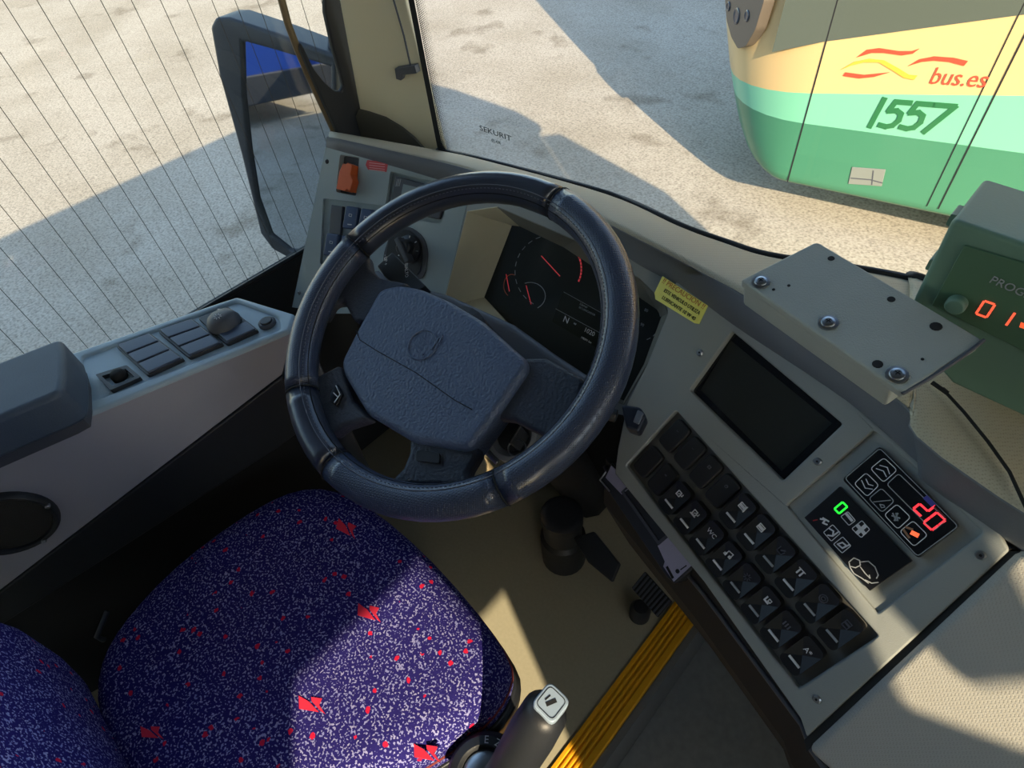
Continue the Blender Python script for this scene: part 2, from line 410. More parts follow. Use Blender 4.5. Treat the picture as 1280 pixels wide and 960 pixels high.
# windscreen, its printed border and pillar
_az = [(548, 191, .80), (610, 205, .805), (760, 245, .81), (850, 285, .82), (960, 322, .825), (1060, 337, .83), (1150, 355, .83), (1290, 400, .84)]
WSL = [Zp(*q) + V((0, .004, -.004)) for q in _az] + [V((1.39, 0.62, 0.84))]
top = [V((p.x, p.y - 0.01, 2.02)) for p in WSL]
gl = strip('window_2', M_GLASS, [WSL, top], thick=0); tag(gl, kind='structure')
def along(p, q, t): return p + (q - p) * t
bm = bmesh.new()
for r0, r1 in ((WSL, top),):
    a0, b0 = r0[0], r1[0]; d = (r0[1] - r0[0]).normalized()
    vs = [bm.verts.new(p) for p in (a0 + V((0, -.004, 0)), a0 + d * 0.012 + V((0, -.004, 0)), b0 + d * 0.012 + V((0, -.004, 0)), b0 + V((0, -.004, 0)))]; bm.faces.new(vs)
    for i in range(420):            # dotted print fading inwards
        z = i * 0.0028
        for j in range(7):
            s = 0.0011 * (1 - j * 0.11)
            c = a0 + d * (0.0135 + j * 0.0028) + V((0, -.004, z + (j % 2) * 0.0014))
            q = [bm.verts.new(c + d * dx * s + V((0, 0, dz * s))) for dx, dz in ((-1, -1), (1, -1), (1, 1), (-1, 1))]; bm.faces.new(q)
o = bmobj('printed_border', bm, M_SOOT, gl, keep=True)
WF = Frame(Zp(620, 168, 0.93) if False else V((-0.66, 0.655, 0.9)), (0, -1, 0.02), (1, 0.1, 0))
a, b = WF.l(620, 166, 0); lettering('glass_mark', 'SEKURIT', M_SOOT, WF, a, b, 0.012, 0.002, gl, sx=1.6)
lettering('glass_mark', '(E) 43R', M_SOOT, WF, a, b - 0.014, 0.007, 0.002, gl)

# A pillar trim between side window and windscreen
PF_ = Frame(V((-1.035, 0.612, 0.9)), V((0.17, -1, 0)).cross(V((0, 0, 1))).cross(V((0, 0, 1))) * -1, (1, 0.25, 0))
pn = V((0.25, -1.0, 0)).normalized()
PF = Frame(V((-0.885, 0.648, 0.8)), pn, (1, 0.25, 0))
def ext(u0, v0, u1, v1, top):
    """prolong the line through two points of the pillar plane up to height `top`"""
    q0, q1 = V(PF.l(u0, v0)), V(PF.l(u1, v1)); t = (top - q0.y) / (q1.y - q0.y); return tuple(q0.lerp(q1, t))
lo = [PF.l(458, 185), PF.l(449, 134), ext(449, 134, 424, 0, 1.2), ext(553, 185, 507, 0, 1.2), PF.l(507, 0), PF.l(556, 194), PF.l(462, 196)]
pil = tag(prism('trim_3', M_OLIVE, PF, lo[::-1], -0.012, 0, local=True, bevel=0.003), kind='structure')
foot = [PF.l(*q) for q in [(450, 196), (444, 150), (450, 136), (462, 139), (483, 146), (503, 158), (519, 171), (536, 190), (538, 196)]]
tag(prism('trim_4', mat('dark_foot', (84, 82, 74), 0.8), PF, foot, 0, 0.005, local=True), kind='structure')  # darker lower end of the pillar, with a curved top edge
SI = Frame((-1.044, 0, 0), (1, 0, 0), (0, 1, 0))
sealp = [SI.l(*q) for q in [(372, 52), (388, 84), (402, 102), (414, 112), (422, 113), (425, 106), (421, 90), (412, 60), (402, 15), (400, -60), (424, -60), (431, 50), (448, 132), (457, 170), (458, 196), (436, 198), (418, 165), (402, 130), (386, 95), (372, 62)]]
tag(prism('trim_5', M_RUBBER, SI, sealp, 0, 0.012, local=True, bevel=0.003), kind='structure')
# blind cord and catch on the pillar
catch = thing('blind_catch', 'small grey catch with a cord on the olive windscreen pillar', 'catch', tuple(PF.p(500, 90)))
prism('catch_body', M_DGREY, PF, [(493, 86), (518, 82), (521, 92), (503, 94), (501, 101), (495, 99)], 0, 0.012, catch, bevel=0.001)
tube('cord', M_DGREY, [PF.p(489, -40, 0.006), PF.p(492, 0, 0.006), PF.p(505, 45, 0.006), PF.p(514, 86, 0.008)], 0.0016, catch)

# drivers side window with heating wires, divider bar, seal with rounded corner
SX = Frame((-1.052, 0, 0), (1, 0, 0), (0, 1, 0))
wn = tag(prism('window_1', M_GLASS, SX, [(-1.5, SILL - .01), (0.58, SILL - .01), (0.663, .95), (0.663, 1.9), (-1.5, 1.9)], -0.004, 0, local=True), kind='structure')
bm = bmesh.new()
y = -1.45; k = 0
while y < 0.62:
    dx = 0.0
    pts = [(y + 0.0015 * math.sin(t * 3 + k), SILL + t * 1.27) for t in [i / 8 for i in range(9)]]
    stroke(bm, SX, pts, 0.0009, 0.0005, 0.0009); y += 0.0362; k += 1
bmobj('heating_wires', bm, M_WIRE, wn, keep=True)['kind'] = 'stuff'
bar = [Xp(*p, -1.05) for p in [(345, -60), (352, 0), (360, 30), (372, 62), (386, 95), (402, 130), (418, 165), (432, 200)]]
tube('trim_6', M_BRONZE, bar, 0.0065)
tag(bpy.data.objects['trim_6'], kind='structure')
tube('trim_8', M_BLACK, [V((-1.043, -1.5, SILL)), V((-1.043, 0.57, SILL))], 0.005)['kind'] = 'structure'

# ================================================================= exterior mirror
mn = V((0.40, -0.90, 0.10)).normalized()
MF = Frame(V((-1.42, 0.66, 0.7)), mn, V((1, 0.44, 0)))
mir = thing('exterior_mirror', 'large black framed exterior mirror outside the driver side window', 'mirror', tuple(MF.p(310, 180)))
outer = [(262, 34), (268, 22), (285, 22), (345, 42), (420, 70), (425, 330), (362, 324), (340, 312), (325, 292), (300, 190), (272, 90)]
prism('housing', mat('mirror_housing', (46, 50, 54), .5, bump=.2), MF, outer, -0.07, 0.006, mir, bevel=0.008, holes=[[(302, 52), (345, 64), (412, 84), (414, 318), (362, 313), (338, 294), (322, 250), (312, 190), (304, 120)]])
prism('mirror_glass', M_MIRROR, MF, [(296, 44), (345, 57), (416, 78), (418, 322), (360, 318), (334, 300), (317, 250), (306, 190), (298, 120)], -0.012, -0.004, mir)
tube('mirror_arm', M_DGREY, [MF.p(420, 60, -0.03), V((-1.2, 0.86, 1.25)), V((-1.05, 0.84, 1.75)), V((-0.95, 0.7, 2.0))], 0.018, mir)

# ================================================================= side console
con = thing('side_console', 'long pale grey side console with switches under the driver side window', 'console', (-0.9, 0.0, 0.0))
ctop = [CT.l(*p) for p in [(91, 440), (272, 378), (297, 370), (369, 392), (362, 413), (94, 524)]]
dv = V(ctop[5]) - V(ctop[4]); du = V(ctop[0]) - V(ctop[1])
ctop2 = ctop[:5] + [tuple(V(ctop[4]) + dv.normalized() * 0.75), tuple(V(ctop[1]) + du.normalized() * 0.72)]
rec = [(101, 447), (295, 377), (347, 396), (349, 412), (115, 501)]
prism('console_top', M_CONS, CT, ctop2, -0.012, 0, con, bevel=0.006, seg=3, local=True, holes=[[CT.l(*p) for p in rec]], hr=0.008)
prism('switch_bed', M_CONS, CT, [CT.l(*p) for p in [(96, 444), (296, 372), (356, 396), (355, 414), (108, 509)]], -0.03, -0.004, con, local=True)
body = [(ctop2[4][0] - .004, ctop2[4][1]), (ctop2[5][0] - .004, ctop2[5][1]), (-1.04, ctop2[5][1]), (-1.04, 0.2), (ctop2[2][0], ctop2[2][1] - .01), (ctop2[3][0] - .01, ctop2[3][1] - .01)]
# inner face: pale upper part, black lower part
cw = [CF.l(*p) for p in [(362, 413), (353, 468), (128, 640)]]
s = (V(cw[2]) - V(cw[1])).normalized(); far = V(cw[2]) + s * 0.5
prism('side_panel', M_SIDE, CF, [(0.312, -0.006), cw[1], tuple(far), (-0.62, -0.006)], -0.03, 0.0005, con, local=True, bevel=0.002)
c2 = [CF.l(*p) for p in [(345, 560), (220, 640)]]; s2 = (V(c2[1]) - V(c2[0])).normalized()
e1 = V(cw[1]) + V((0.0, -0.001)); 
prism('lower_box', M_BLACK, CF, [tuple(e1), (cw[1][0] - 0.005, c2[0][1] + 0.02), c2[0], tuple(V(c2[1]) + s2 * 0.6), tuple(far)], -0.08, 0.004, con, local=True, bevel=0.004)
prism('base', M_SOOT, CF, [(0.25, 0.55 - .71), (0.25, -0.71), (-0.8, -0.71), (-0.8, 0.3 - .71)], -0.09, -0.04, con, local=True)
strip('end_panel', M_DGREY, [[CT.w(*ctop2[2], -.02), CT.w(*ctop2[3], -.02)], [CT.w(*ctop2[2], -.6), CT.w(*ctop2[3], -.6)]], con)
# switch frames with rockers
def rockers(px, n, skip=()):
    P = [V(CT.l(*p, 0.002)) for p in px]
    fr = prism('switch_frame', M_BLACK, CT, rnd([tuple(p) for p in P], 0.004), -0.006, 0.002, con, bevel=0.001, local=True)
    # rows run along the edge P0->P1 , stacked P0->P3
    for i in range(n):
        if i in skip: continue
        t0, t1 = (i + 0.06) / n, (i + 0.94) / n
        q = []
        for t, s_ in ((t0, .06), (t0, .94), (t1, .94), (t1, .06)):
            A_ = P[0].lerp(P[3], t); B_ = P[1].lerp(P[2], t); q.append(tuple(A_.lerp(B_, s_)))
        prism('rocker_switch', mat('blue_grey_key', (64, 76, 96), 0.35), CT, q, 0.0, 0.0055, fr, bevel=0.0012, local=True)
    return fr
rockers([(145, 433), (189, 417), (230, 448), (184, 469)], 3)
rockers([(197, 414), (242, 399), (279, 429), (236, 447)], 3)
f3 = rockers([(247, 397), (285, 383), (323, 412), (283, 430)], 3, skip=(0, 1))
a, b = CT.l(278, 400, 0.01)
kn = bmesh.new(); add_lathe(kn, CT, a, b, [(0.026, 0.0), (0.026, 0.006), (0.021, 0.016), (0.013, 0.021), (0.004, 0.022)], 28)
kno = bmobj('mirror_adjuster', kn, M_DGREY, con, smooth=True)
bm = bmesh.new(); stroke(bm, CT, [(a - .02, b + .006), (a - .012, b + .012)], .002, .014, .0175); stroke(bm, CT, [(a - .004, b + .014), (a + .006, b + .013)], .002, .0175, .019)
for k in range(8):
    t = k * PI / 4; stroke(bm, CT, [(a + .003 + .0035 * math.cos(t), b - .004 + .0035 * math.sin(t)), (a + .003 + .006 * math.cos(t), b - .004 + .006 * math.sin(t))], .0008, .021, .0225)
bmobj('adjuster_marks', bm, M_WHITE, kno)
sm = prism('switch_frame', M_BLACK, CT, rnd([CT.l(*p, .003) for p in [(119, 468), (158, 456), (176, 471), (138, 488)]], .003), -.006, .003, con, bevel=.001, local=True, holes=[[CT.l(*p, .003) for p in [(127, 470), (157, 461), (168, 471), (140, 482)]]])
a, b = CT.l(149, 470, 0.0); bm = bmesh.new(); add_lathe(bm, CT, a, b, [(.011, -.004), (.011, .004), (.008, .009), (.003, .010)], 20); bmobj('joystick', bm, M_SOOT, sm, smooth=True)
a, b = CT.l(333, 402, .002); bt = lathe('button_ring', M_DGREY, CT, a, b, [(.0135, -.004), (.0135, .001), (.0115, .003)], con)
lathe('push_button', M_BLACK, CT, a, b, [(.0095, .0), (.0095, .0045), (.008, .0055)], bt)
# speaker in the console side
a, b = CF.l(8, 655, .004); rr = V(CF.l(76, 648, .004)) - V((a, b)); R_ = rr.length
sp = lathe('speaker_ring', M_BLACK, CF, a, b, [(R_, -.002), (R_, .006), (R_ * .94, .012), (R_ * .86, .010), (R_ * .84, .002)], con, 40)
lathe('speaker_grille', perforated('speaker_mesh', (50, 48, 44), 500, .8), CF, a, b, [(R_ * .86, 0), (R_ * .85, .006), (R_ * .5, .009), (.002, .010)], sp, 40)
for t in (85, 5, -75, 165):
    add = bmesh.new(); add_lathe(add, CF, a + R_ * .93 * math.cos(math.radians(t)), b + R_ * .93 * math.sin(math.radians(t)), [(.0035, .006), (.0035, .013), (.002, .014)], 12); bmobj('screw', add, M_METAL, sp)
# padded armrest standing on the rear end of the console
arm = thing('armrest_box', 'dark blue grey padded box on the rear end of the side console', 'armrest', (-0.85, -0.1, 0.71))
AF = ZF(0.785)
ap = [AF.l(*p) for p in [(75, 421), (80, 440), (80, 470), (77, 488), (60, 497), (0, 522)]]
s3 = (V(ap[5]) - V(ap[4])).normalized()
ap = ap + [tuple(V(ap[5]) + s3 * 0.35), tuple(V(ap[0]) + s3 * 0.55)]
prism('padding', mat('blue_grey_vinyl', (74, 88, 104), 0.55, bump=.4, bscale=500, noise=.15, nscale=20), AF, ap, -0.06, 0, arm, bevel=0.009, seg=3, local=True)
prism('foot', M_DGREY, AF, [tuple(V(p) + V((-.006, -.006))) for p in ap], -0.075, -0.058, arm, local=True)

# ================================================================= left hand dashboard panel
dash = thing('dashboard', 'grey dashboard with padded cowl running below the windscreen', 'dashboard', (-0.4, 0.6, 0.0))
prow = [(408, 183), (550, 224), (610, 243), (720, 285), (800, 330), (845, 350), (918, 405), (1059, 499), (1152, 580), (1245, 662)]
def Cpt(i):
    p = prow[i]
    return (L if i < 2 else K if i < 5 else W).p(*p)
rowC = [Cpt(i) for i in range(len(prow))]
rowC.append(rowC[-1] + V((0.6, -0.10, 0.0)))
bz = [(411, 173, .835), (549, 203, .833), (610, 221, .835), (720, 262, .838), (800, 300, .845), (880, 342, .855), (935, 372, .86), (1040, 440, .862), (1132, 507, .862), (1247, 620, .862)]
rowB = [Zp(*p) for p in bz]; rowB.append(rowB[-1] + V((0.6, -0.10, 0)))
az = [(415, 167, .80), (545, 190, .80), (610, 204, .805), (760, 245, .81), (850, 285, .82), (905, 305, .82), (960, 322, .825), (1060, 337, .83), (1150, 355, .83), (1290, 400, .84)]
rowA = [Zp(*p) for p in az]; rowA.append(V((1.2, 0.66, 0.84)))
def mid(r, q, t, dz=0): return [a_.lerp(b_, t) + V((0, 0, dz)) for a_, b_ in zip(r, q)]
def fine(r, n=6):
    out = []
    for i in range(len(r) - 1):
        p0, p1, p2, p3 = r[max(i - 1, 0)], r[i], r[i + 1], r[min(i + 2, len(r) - 1)]
        for k in range(n):
            t = k / n
            out.append(0.5 * ((2 * p1) + (p2 - p0) * t + (2 * p0 - 5 * p1 + 4 * p2 - p3) * t * t + (3 * p1 - p0 - 3 * p2 + p3) * t ** 3))
    out.append(r[-1]); return out
rA, rB, rC = fine(rowA), fine(rowB), fine(rowC)
strip('cowl_front', M_COWL, [[p + V((0, .02, -.03)) for p in rC], rC, mid(rC, rB, .35, .004), mid(rC, rB, .8, .006), rB], dash, thick=0.003)
strip('cowl_top', M_COWLT, [rB, mid(rB, rA, .1, .003), mid(rB, rA, .5, .006), mid(rB, rA, .9, .004), rA], dash, thick=0.003)
strip('wall_front', M_SOOT, [[p + V((0, .004, -.012)) for p in rA], [V((p.x, p.y + .004, -.95)) for p in rA]], None, thick=0)['kind'] = 'structure'
tube('windscreen_rubber', M_RUBBER, [p + V((0, .003, .0)) for p in rA[6:-5]], 0.006, dash)
tube('cowl_seam', M_SOOT, [Zp(*p, .868) for p in [(1180, 488), (1205, 515), (1235, 552), (1262, 590), (1285, 640)]], 0.0014, dash)

# panel with red guarded switch
lp = [(407, 183), (550, 223), (584, 254), (582, 262), (553, 385), (500, 400), (436, 392), (420, 392), (365, 384)]
lpan = thing('left_switch_panel', 'pale grey screwed dashboard panel with orange guarded switch left of the wheel', 'control panel', tuple(L.p(440, 300)))
hs = [[(425, 193), (449, 197), (445, 245), (420, 240)], [(404, 248), (484, 258), (462, 330), (400, 330)], [(488, 214), (566, 232), (551, 280), (480, 268)]]
prism('panel_plate', M_DASH, L, lp, -0.03, 0, lpan, bevel=0.003, holes=hs, hr=0.004)
prism('recess_back', M_DGREY, L, [(420, 190), (455, 195), (450, 248), (415, 244)], -.02, -.012, lpan)
prism('recess_back', M_DASH, L, [(400, 244), (490, 255), (470, 338), (395, 336)], -.02, -.005, lpan)
prism('recess_back', M_DASH, L, [(484, 210), (572, 230), (556, 286), (475, 272)], -.02, -.008, lpan)
sw = prism('guarded_switch', M_ORANGE, L, [(428, 204), (432, 205), (434, 203), (440, 206), (438, 218), (441, 226), (437, 240), (434, 236), (431, 239), (420, 236), (424, 214)], -.005, .016, lpan, bevel=.0015)
st = prism('warning_sticker', mat('red_sticker', (198, 66, 72), .6), L, [(459, 200), (485, 203), (483, 215), (460, 212), (457, 206)], 0, .0004, lpan)
bm = bmesh.new()
for v in (203.5, 206.5, 209.5, 212):
    p, q = L.l(462, v, 0), L.l(481, v + 2.2, 0); stroke(bm, L, [p, q], .0011, .0004, .0007)
bmobj('sticker_lines', bm, mat('pink_print', (230, 170, 170), .6), st)
screw(L, 409, 202, 0, lpan, .004, M_BLACK); screw(L, 374, 366, 0, lpan, .004)
bl = mat('blue_key', (64, 84, 120), .35)
prism('blank_switch', M_DGREY, L, [(414, 256), (428, 258), (425, 294), (411, 291)], -.01, .002, lpan, bevel=.001)
for c in [(438, 272), (457, 275), (414, 306), (433, 309)]:
    u, v = c
    s_ = prism('rocker_switch', bl, L, [(u - 6, v - 15), (u + 9, v - 13), (u + 5, v + 15), (u - 11, v + 13)], -.012, .006, lpan, bevel=.003, seg=3)
    p = L.l(u - 1, v + 9, .006); bm = bmesh.new(); stroke(bm, L, [(p[0] - .004, p[1]), (p[0] + .004, p[1] + .001)], .0018, .006, .0066)
    q = L.l(u, v - 3, .006); stroke(bm, L, [(q[0] - .003, q[1] - .002), (q[0] + .003, q[1] - .002), (q[0] + .003, q[1] + .002), (q[0] - .003, q[1] + .002)], .0008, .006, .0066, closed=True)
    bmobj('switch_icon', bm, M_WHITE, s_)
cl = prism('small_display', M_DGREY, L, [(494, 220), (560, 237), (548, 274), (487, 262)], -.008, .001, lpan, bevel=.002)
prism('display_glass', mat('lcd_glass', (150, 165, 170), .2), L, [(504, 230), (545, 240), (540, 258), (500, 250)], .001, .0014, cl)
bm = bmesh.new()
for k in range(3): p, q = L.l(497.5 + k * 2, 224, 0), L.l(495.5 + k * 2, 233, 0); stroke(bm, L, [p, q], .0008, .0011, .0014)
bmobj('display_print', bm, M_WHITE, cl)
# light switch knob with its backing plate
prism('knob_plate', M_DGREY, L, [(490, 285), (512, 282), (530, 296), (536, 316), (530, 350), (480, 345), (478, 320)], 0, .002, lpan, r=.015, bevel=.001)
prism('knob_plate_rim', M_BLACK, L, [(488, 290), (510, 286), (524, 298), (529, 316), (524, 345), (484, 340), (482, 320)], .002, .003, lpan, r=.012)
a, b = L.l(505, 310, .02)
kb = lathe('light_knob', M_BLACK, L, a, b, [(.024, .002), (.023, .008), (.015, .012), (.014, .024), (.011, .027)], lpan, 28)
P = L.l(500, 300, .02), L.l(512, 326, .02)
bm = bmesh.new(); stroke(bm, L, [P[0], P[1]], .010, .012, .030); bmobj('knob_grip', bm, M_DGREY, kb, bevel=.002)
bm = bmesh.new()
for t in range(60, 331, 45):
    c_, s_ = math.cos(math.radians(t - 60)), math.sin(math.radians(t - 60)); stroke(bm, L, [(a + .018 * c_, b + .018 * s_), (a + .0215 * c_, b + .0215 * s_)], .0016, .0095, .0105)
bmobj('knob_marks', bm, M_WHITE, kb)

# ================================================================= instrument cluster
clu = thing('instrument_cluster', 'recessed instrument cluster with gauges and display behind the steering wheel', 'instrument cluster', tuple(K.p(700, 360)))
hole = [(584, 264), (622, 258), (720, 300), (800, 348), (832, 380), (836, 392), (812, 452), (780, 506), (700, 480), (553, 385)]
KD = -0.055
face = prism('cluster_face', M_SCREEN, K, [(628, 272), (700, 304), (790, 362), (838, 390), (808, 460), (785, 512), (700, 480), (590, 380)], KD - .01, KD, clu)
# walls of the recess
hl = [K.w(*K.l(*p), 0) for p in hole]
inn = [K.w(*K.l(*p, KD), KD) for p in [(640, 281), (650, 282), (705, 308), (790, 364), (822, 386), (828, 396), (806, 456), (780, 502), (700, 474), (605, 372)]]
bm = bmesh.new(); A = [bm.verts.new(p) for p in hl]; B = [bm.verts.new(p) for p in inn]
for i in range(len(A)):
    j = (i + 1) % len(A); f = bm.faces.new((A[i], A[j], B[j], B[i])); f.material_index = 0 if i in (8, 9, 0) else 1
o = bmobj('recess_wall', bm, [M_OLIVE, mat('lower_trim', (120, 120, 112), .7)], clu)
sd = o.modifiers.new('t', 'SOLIDIFY'); sd.thickness = .003; sd.offset = 0
prism('cluster_surround', M_WING, K, [(584, 254), (622, 246), (720, 285), (800, 330), (845, 352), (846, 380), (820, 460), (783, 520), (700, 500), (550, 400), (552, 386), (583, 262)], -.004, 0, clu, holes=[hole])
def kpoly(name, m, pts, w, closed=False):
    bm = bmesh.new(); stroke(bm, K, [K.l(*p, KD) for p in pts], w, KD + .0003, KD + .001, closed=closed); return bmobj(name, bm, m, face)
def karc(name, m, cu, cv, ru, rv, t0, t1, w, n=14, dash_=False):
    bm = bmesh.new(); P = []
    for k in range(n + 1):
        t = math.radians(t0 + (t1 - t0) * k / n); P.append(K.l(cu + ru * math.cos(t), cv + rv * math.sin(t), KD))
    if dash_:
        for i in range(0, n, 2): stroke(bm, K, P[i:i + 2], w, KD + .0003, KD + .001)
    else: stroke(bm, K, P, w, KD + .0003, KD + .001)
    return bmobj(name, bm, m, face)
NEED = mat('needle_red', (226, 70, 78), .5, emit=(226, 70, 78), estr=.2)
kpoly('needle', NEED, [(677, 320), (700, 345)], .0012)
kpoly('needle', NEED, [(658, 357), (664, 380)], .0011)
kpoly('needle', NEED, [(633, 343), (637, 364)], .0011)
karc('red_zone', NEED, 690, 336, 37, 37, -32, 28, .0024, 18, True)
karc('dial_ring', M_PRINT, 690, 340, 46, 46, 120, 300, .0009, 26, True)
karc('dial_ring', M_PRINT, 663, 370, 19, 17, -110, 60, .001)
karc('dial_ring', mat('orange_print', (190, 90, 60), .5), 640, 357, 10, 14, 120, 290, .001)
karc('dial_ring', M_PRINT, 800, 400, 26, 26, -80, 80, .001, 16, True)
# driver display
lcd = prism('lcd', mat('lcd_dark', (38, 40, 34), .25), K, [(704, 364), (752, 390), (748, 436), (690, 402)], KD, KD + .0006, face)
kx = math.atan2(K.l(750, 416, KD)[1] - K.l(705, 395, KD)[1], K.l(750, 416, KD)[0] - K.l(705, 395, KD)[0])
def klet(s_, u, v, sz, m=M_WHITE, rot=0):
    a, b = K.l(u, v, KD); return lettering('display_text', s_, m, K, a, b, sz, KD + .0008, face, rot=rot)
klet('N', 708, 400, .014); klet('1020', 737, 415, .010); klet('MF', 719, 405, .004); klet('198391 km', 733, 425, .0045)
klet('Llamar', 730, 382, .0055, M_PRINT); klet('SECUENCIADOR', 734, 389, .0042, M_PRINT)
kpoly('display_line', M_PRINT, [(705, 365), (752, 391)], .0006); kpoly('display_line', M_PRINT, [(695, 386), (750, 416)], .0006)
for u, v, s_ in ((797, 366, '60'), (808, 388, '80'), (803, 406, '90')): klet(s_, u, v, .006, M_PRINT)

# ================================================================= right hand switch panel
wp = thing('switch_panel', 'angled grey dashboard panel with black switch block and screen', 'control panel', tuple(W.p(950, 700)))
wout = [(845, 351), (918, 405), (1059, 499), (1152, 580), (1245, 660), (1262, 688), (1008, 922), (1000, 898), (880, 728), (768, 592), (772, 560), (784, 503), (808, 456), (834, 392), (834, 382)]
disp = [(915, 414), (1053, 530), (978, 601), (862, 488)]
swh = [(845, 513), (1098, 795), (998, 861), (782, 582)]
cli = [(983, 632), (1093, 538), (1229, 665), (1097, 767)]
prism('panel_plate', M_WING, W, wout, -0.02, 0, wp, bevel=0.0022, seg=2, holes=[disp, swh, cli], hr=0.003)
prism('screen', M_SCREEN, W, [(912, 408), (1060, 530), (978, 608), (856, 488)], -.016, -.010, wp)
prism('screen_mask', M_GLOSS, W, [(912, 408), (1060, 530), (978, 608), (856, 488)], -.010, -.0085, wp, holes=[[(913, 425), (1040, 529), (977, 589), (875, 487)]])
prism('switch_bed', mat('bed_grey', (96, 96, 92), .6), W, [(842, 505), (1105, 796), (998, 870), (776, 582)], -.018, -.008, wp)
prism('climate_bed', M_WING, W, [(976, 632), (1093, 530), (1238, 666), (1097, 776)], -.018, -.004, wp)
for u, v in ((875, 441), (1022, 577), (1226, 694), (1021, 874)): screw(W, u, v, 0, wp)
# 2 x 10 rocker switches
ICON = {('A', 2): 'mirror', ('A', 3): 'mirror2', ('A', 4): 'WC', ('A', 5): 'note', ('A', 6): 'lamp', ('A', 7): 'seat', ('A', 8): 'dots', ('A', 9): 'A',
        ('B', 0): 'tick', ('B', 1): 'tick', ('B', 2): 'sq', ('B', 3): 'ring', ('A', 1): 'tick', ('B', 4): 'screen', ('B', 5): 'screen', ('B', 6): 'person', ('B', 7): 'doors', ('B', 8): 'gear', ('B', 9): 'bus'}
M_KEY = mat('switch_black', (24, 25, 28), .42); M_KEYF = mat('switch_black_flat', (34, 35, 37), .6)
M_ICD = mat('dim_icon', (84, 86, 96), .6)
for row, yc in (('A', .0235), ('B', .0720)):
    for i in range(10):
        xc = .0175 + i * .0289 + (0.0 if row == 'A' else .001)
        flat = i < 2 if row == 'A' else i < 4
        w_, h_ = (.0235, .040)
        s_ = bpy.data.objects.new
        if flat:
            k_ = prism('blank_switch' if (row, i) not in ICON else 'flat_switch', M_KEYF, W, rrect(xc, yc, w_, h_, .006), -.010, -.002, wp, local=True, bevel=.002)
            top_h = -.002
        else:
            # rocking face: lower end raised
            bm = bmesh.new(); q = rrect(xc, yc, w_, h_, .006)
            t_ = [bm.verts.new(W.w(a, b, .001 + .005 * (yc - b) / (h_ / 2) if b < yc else .001 + .0025 * (b - yc) / (h_ / 2))) for a, b in q]
            b_ = [bm.verts.new(W.w(a, b, -.010)) for a, b in q]
            cN = bm.verts.new(W.w(xc, yc, .0005))
            for k in range(len(q)):
                j = (k + 1) % len(q); bm.faces.new((t_[k], t_[j], cN)); bm.faces.new((t_[j], t_[k], b_[k], b_[j]))
            bm.faces.new(b_[::-1])
            k_ = bmobj('rocker_switch', bm, M_KEY, wp)
            bm = bmesh.new(); stroke(bm, W, [(xc - .006, yc - .010), (xc + .0065, yc - .010)], .0022, .001, .0045); bmobj('indicator', bm, M_PRINT if (row, i) in (('B', 6), ('B', 8), ('B', 9), ('A', 7), ('A', 6)) else M_WHITE, k_)
            top_h = .0014
        ic = ICON.get((row, i))
        if not ic: continue
        bm = bmesh.new(); X, Y, h0, h1 = xc, yc + .008, top_h, top_h + .0016
        st_ = lambda pts, w=.0009, c=False: stroke(bm, W, [(X + p[0] * .001, Y + p[1] * .001) for p in pts], w, h0, h1, closed=c)
        mm = M_WHITE
        if ic in ('WC', 'A'):
            bm.free(); lettering('switch_icon', 'WC' if ic == 'WC' else 'A*', M_WHITE, W, X, Y, .0075, h1, k_); continue
        if ic.startswith('mirror'):
            st_([(-3, -3), (2, -3), (2, 3), (-3, 3)], c=True); st_([(-1, -1), (1, 1)]); st_([(3, 0), (4.5, 0), (4.5, 3)])
            if ic == 'mirror2': st_([(-4.5, -4), (3, -4)])
        elif ic == 'note': st_([(-3, -2), (-3, 3), (3, 4), (3, -1)]); st_([(-4.5, -2.5), (-3, -2.5)], .003); st_([(1.5, -1.5), (3, -1.5)], .003)
        elif ic == 'lamp':
            for t in range(8): c_, s2_ = math.cos(t * PI / 4), math.sin(t * PI / 4); st_([(c_ * 2, s2_ * 2), (c_ * 4, s2_ * 4)])
            mm = M_ICD
        elif ic == 'seat': st_([(-2, 4), (-2, -1), (3, -1)], .0016); st_([(1, 4), (4, 4), (4, 1), (1, 1)], c=True)
        elif ic == 'dots':
            for a_ in (-3, 0, 3): st_([(a_, -2), (a_, 2)], .0014)
            mm = M_ICD
        elif ic == 'screen':
            st_([(-4, -3), (3, -3), (3, 3), (-4, 3)], c=True); st_([(-3, 0), (2, 0)], .003)
            if i == 4: st_([(4, -4), (4, 4)])
        elif ic == 'person': st_([(-3, 3), (-3, -3), (3, -3), (4, 1)]); st_([(0, 0), (3, 3)], .0014); mm = M_ICD
        elif ic == 'doors': st_([(-4, 3), (-4, -3)], .0016); st_([(0, 3), (0, -3)], .0016); st_([(-6, 3), (2, 3)], .0008)
        elif ic == 'gear':
            st_([(4 * math.cos(t * PI / 5), 4 * math.sin(t * PI / 5)) for t in range(10)], c=True); st_([(2 * math.cos(t * PI / 3), 2 * math.sin(t * PI / 3)) for t in range(6)], c=True); mm = M_ICD
        elif ic == 'bus': st_([(-3, -3), (3, -3), (3, 4), (-3, 4)], c=True); st_([(-2, 1), (2, 1)], .002); mm = M_ICD
        elif ic == 'tick': st_([(-1, 0), (1, 0)], .0012); mm = M_ICD
        elif ic == 'sq': st_([(-1.5, -1.5), (1.5, -1.5), (1.5, 1.5), (-1.5, 1.5)], c=True); mm = M_ICD
        elif ic == 'ring': st_([(1.6 * math.cos(t * PI / 3), 1.6 * math.sin(t * PI / 3)) for t in range(6)], c=True); mm = M_ICD
        bmobj('switch_icon', bm, mm, k_)
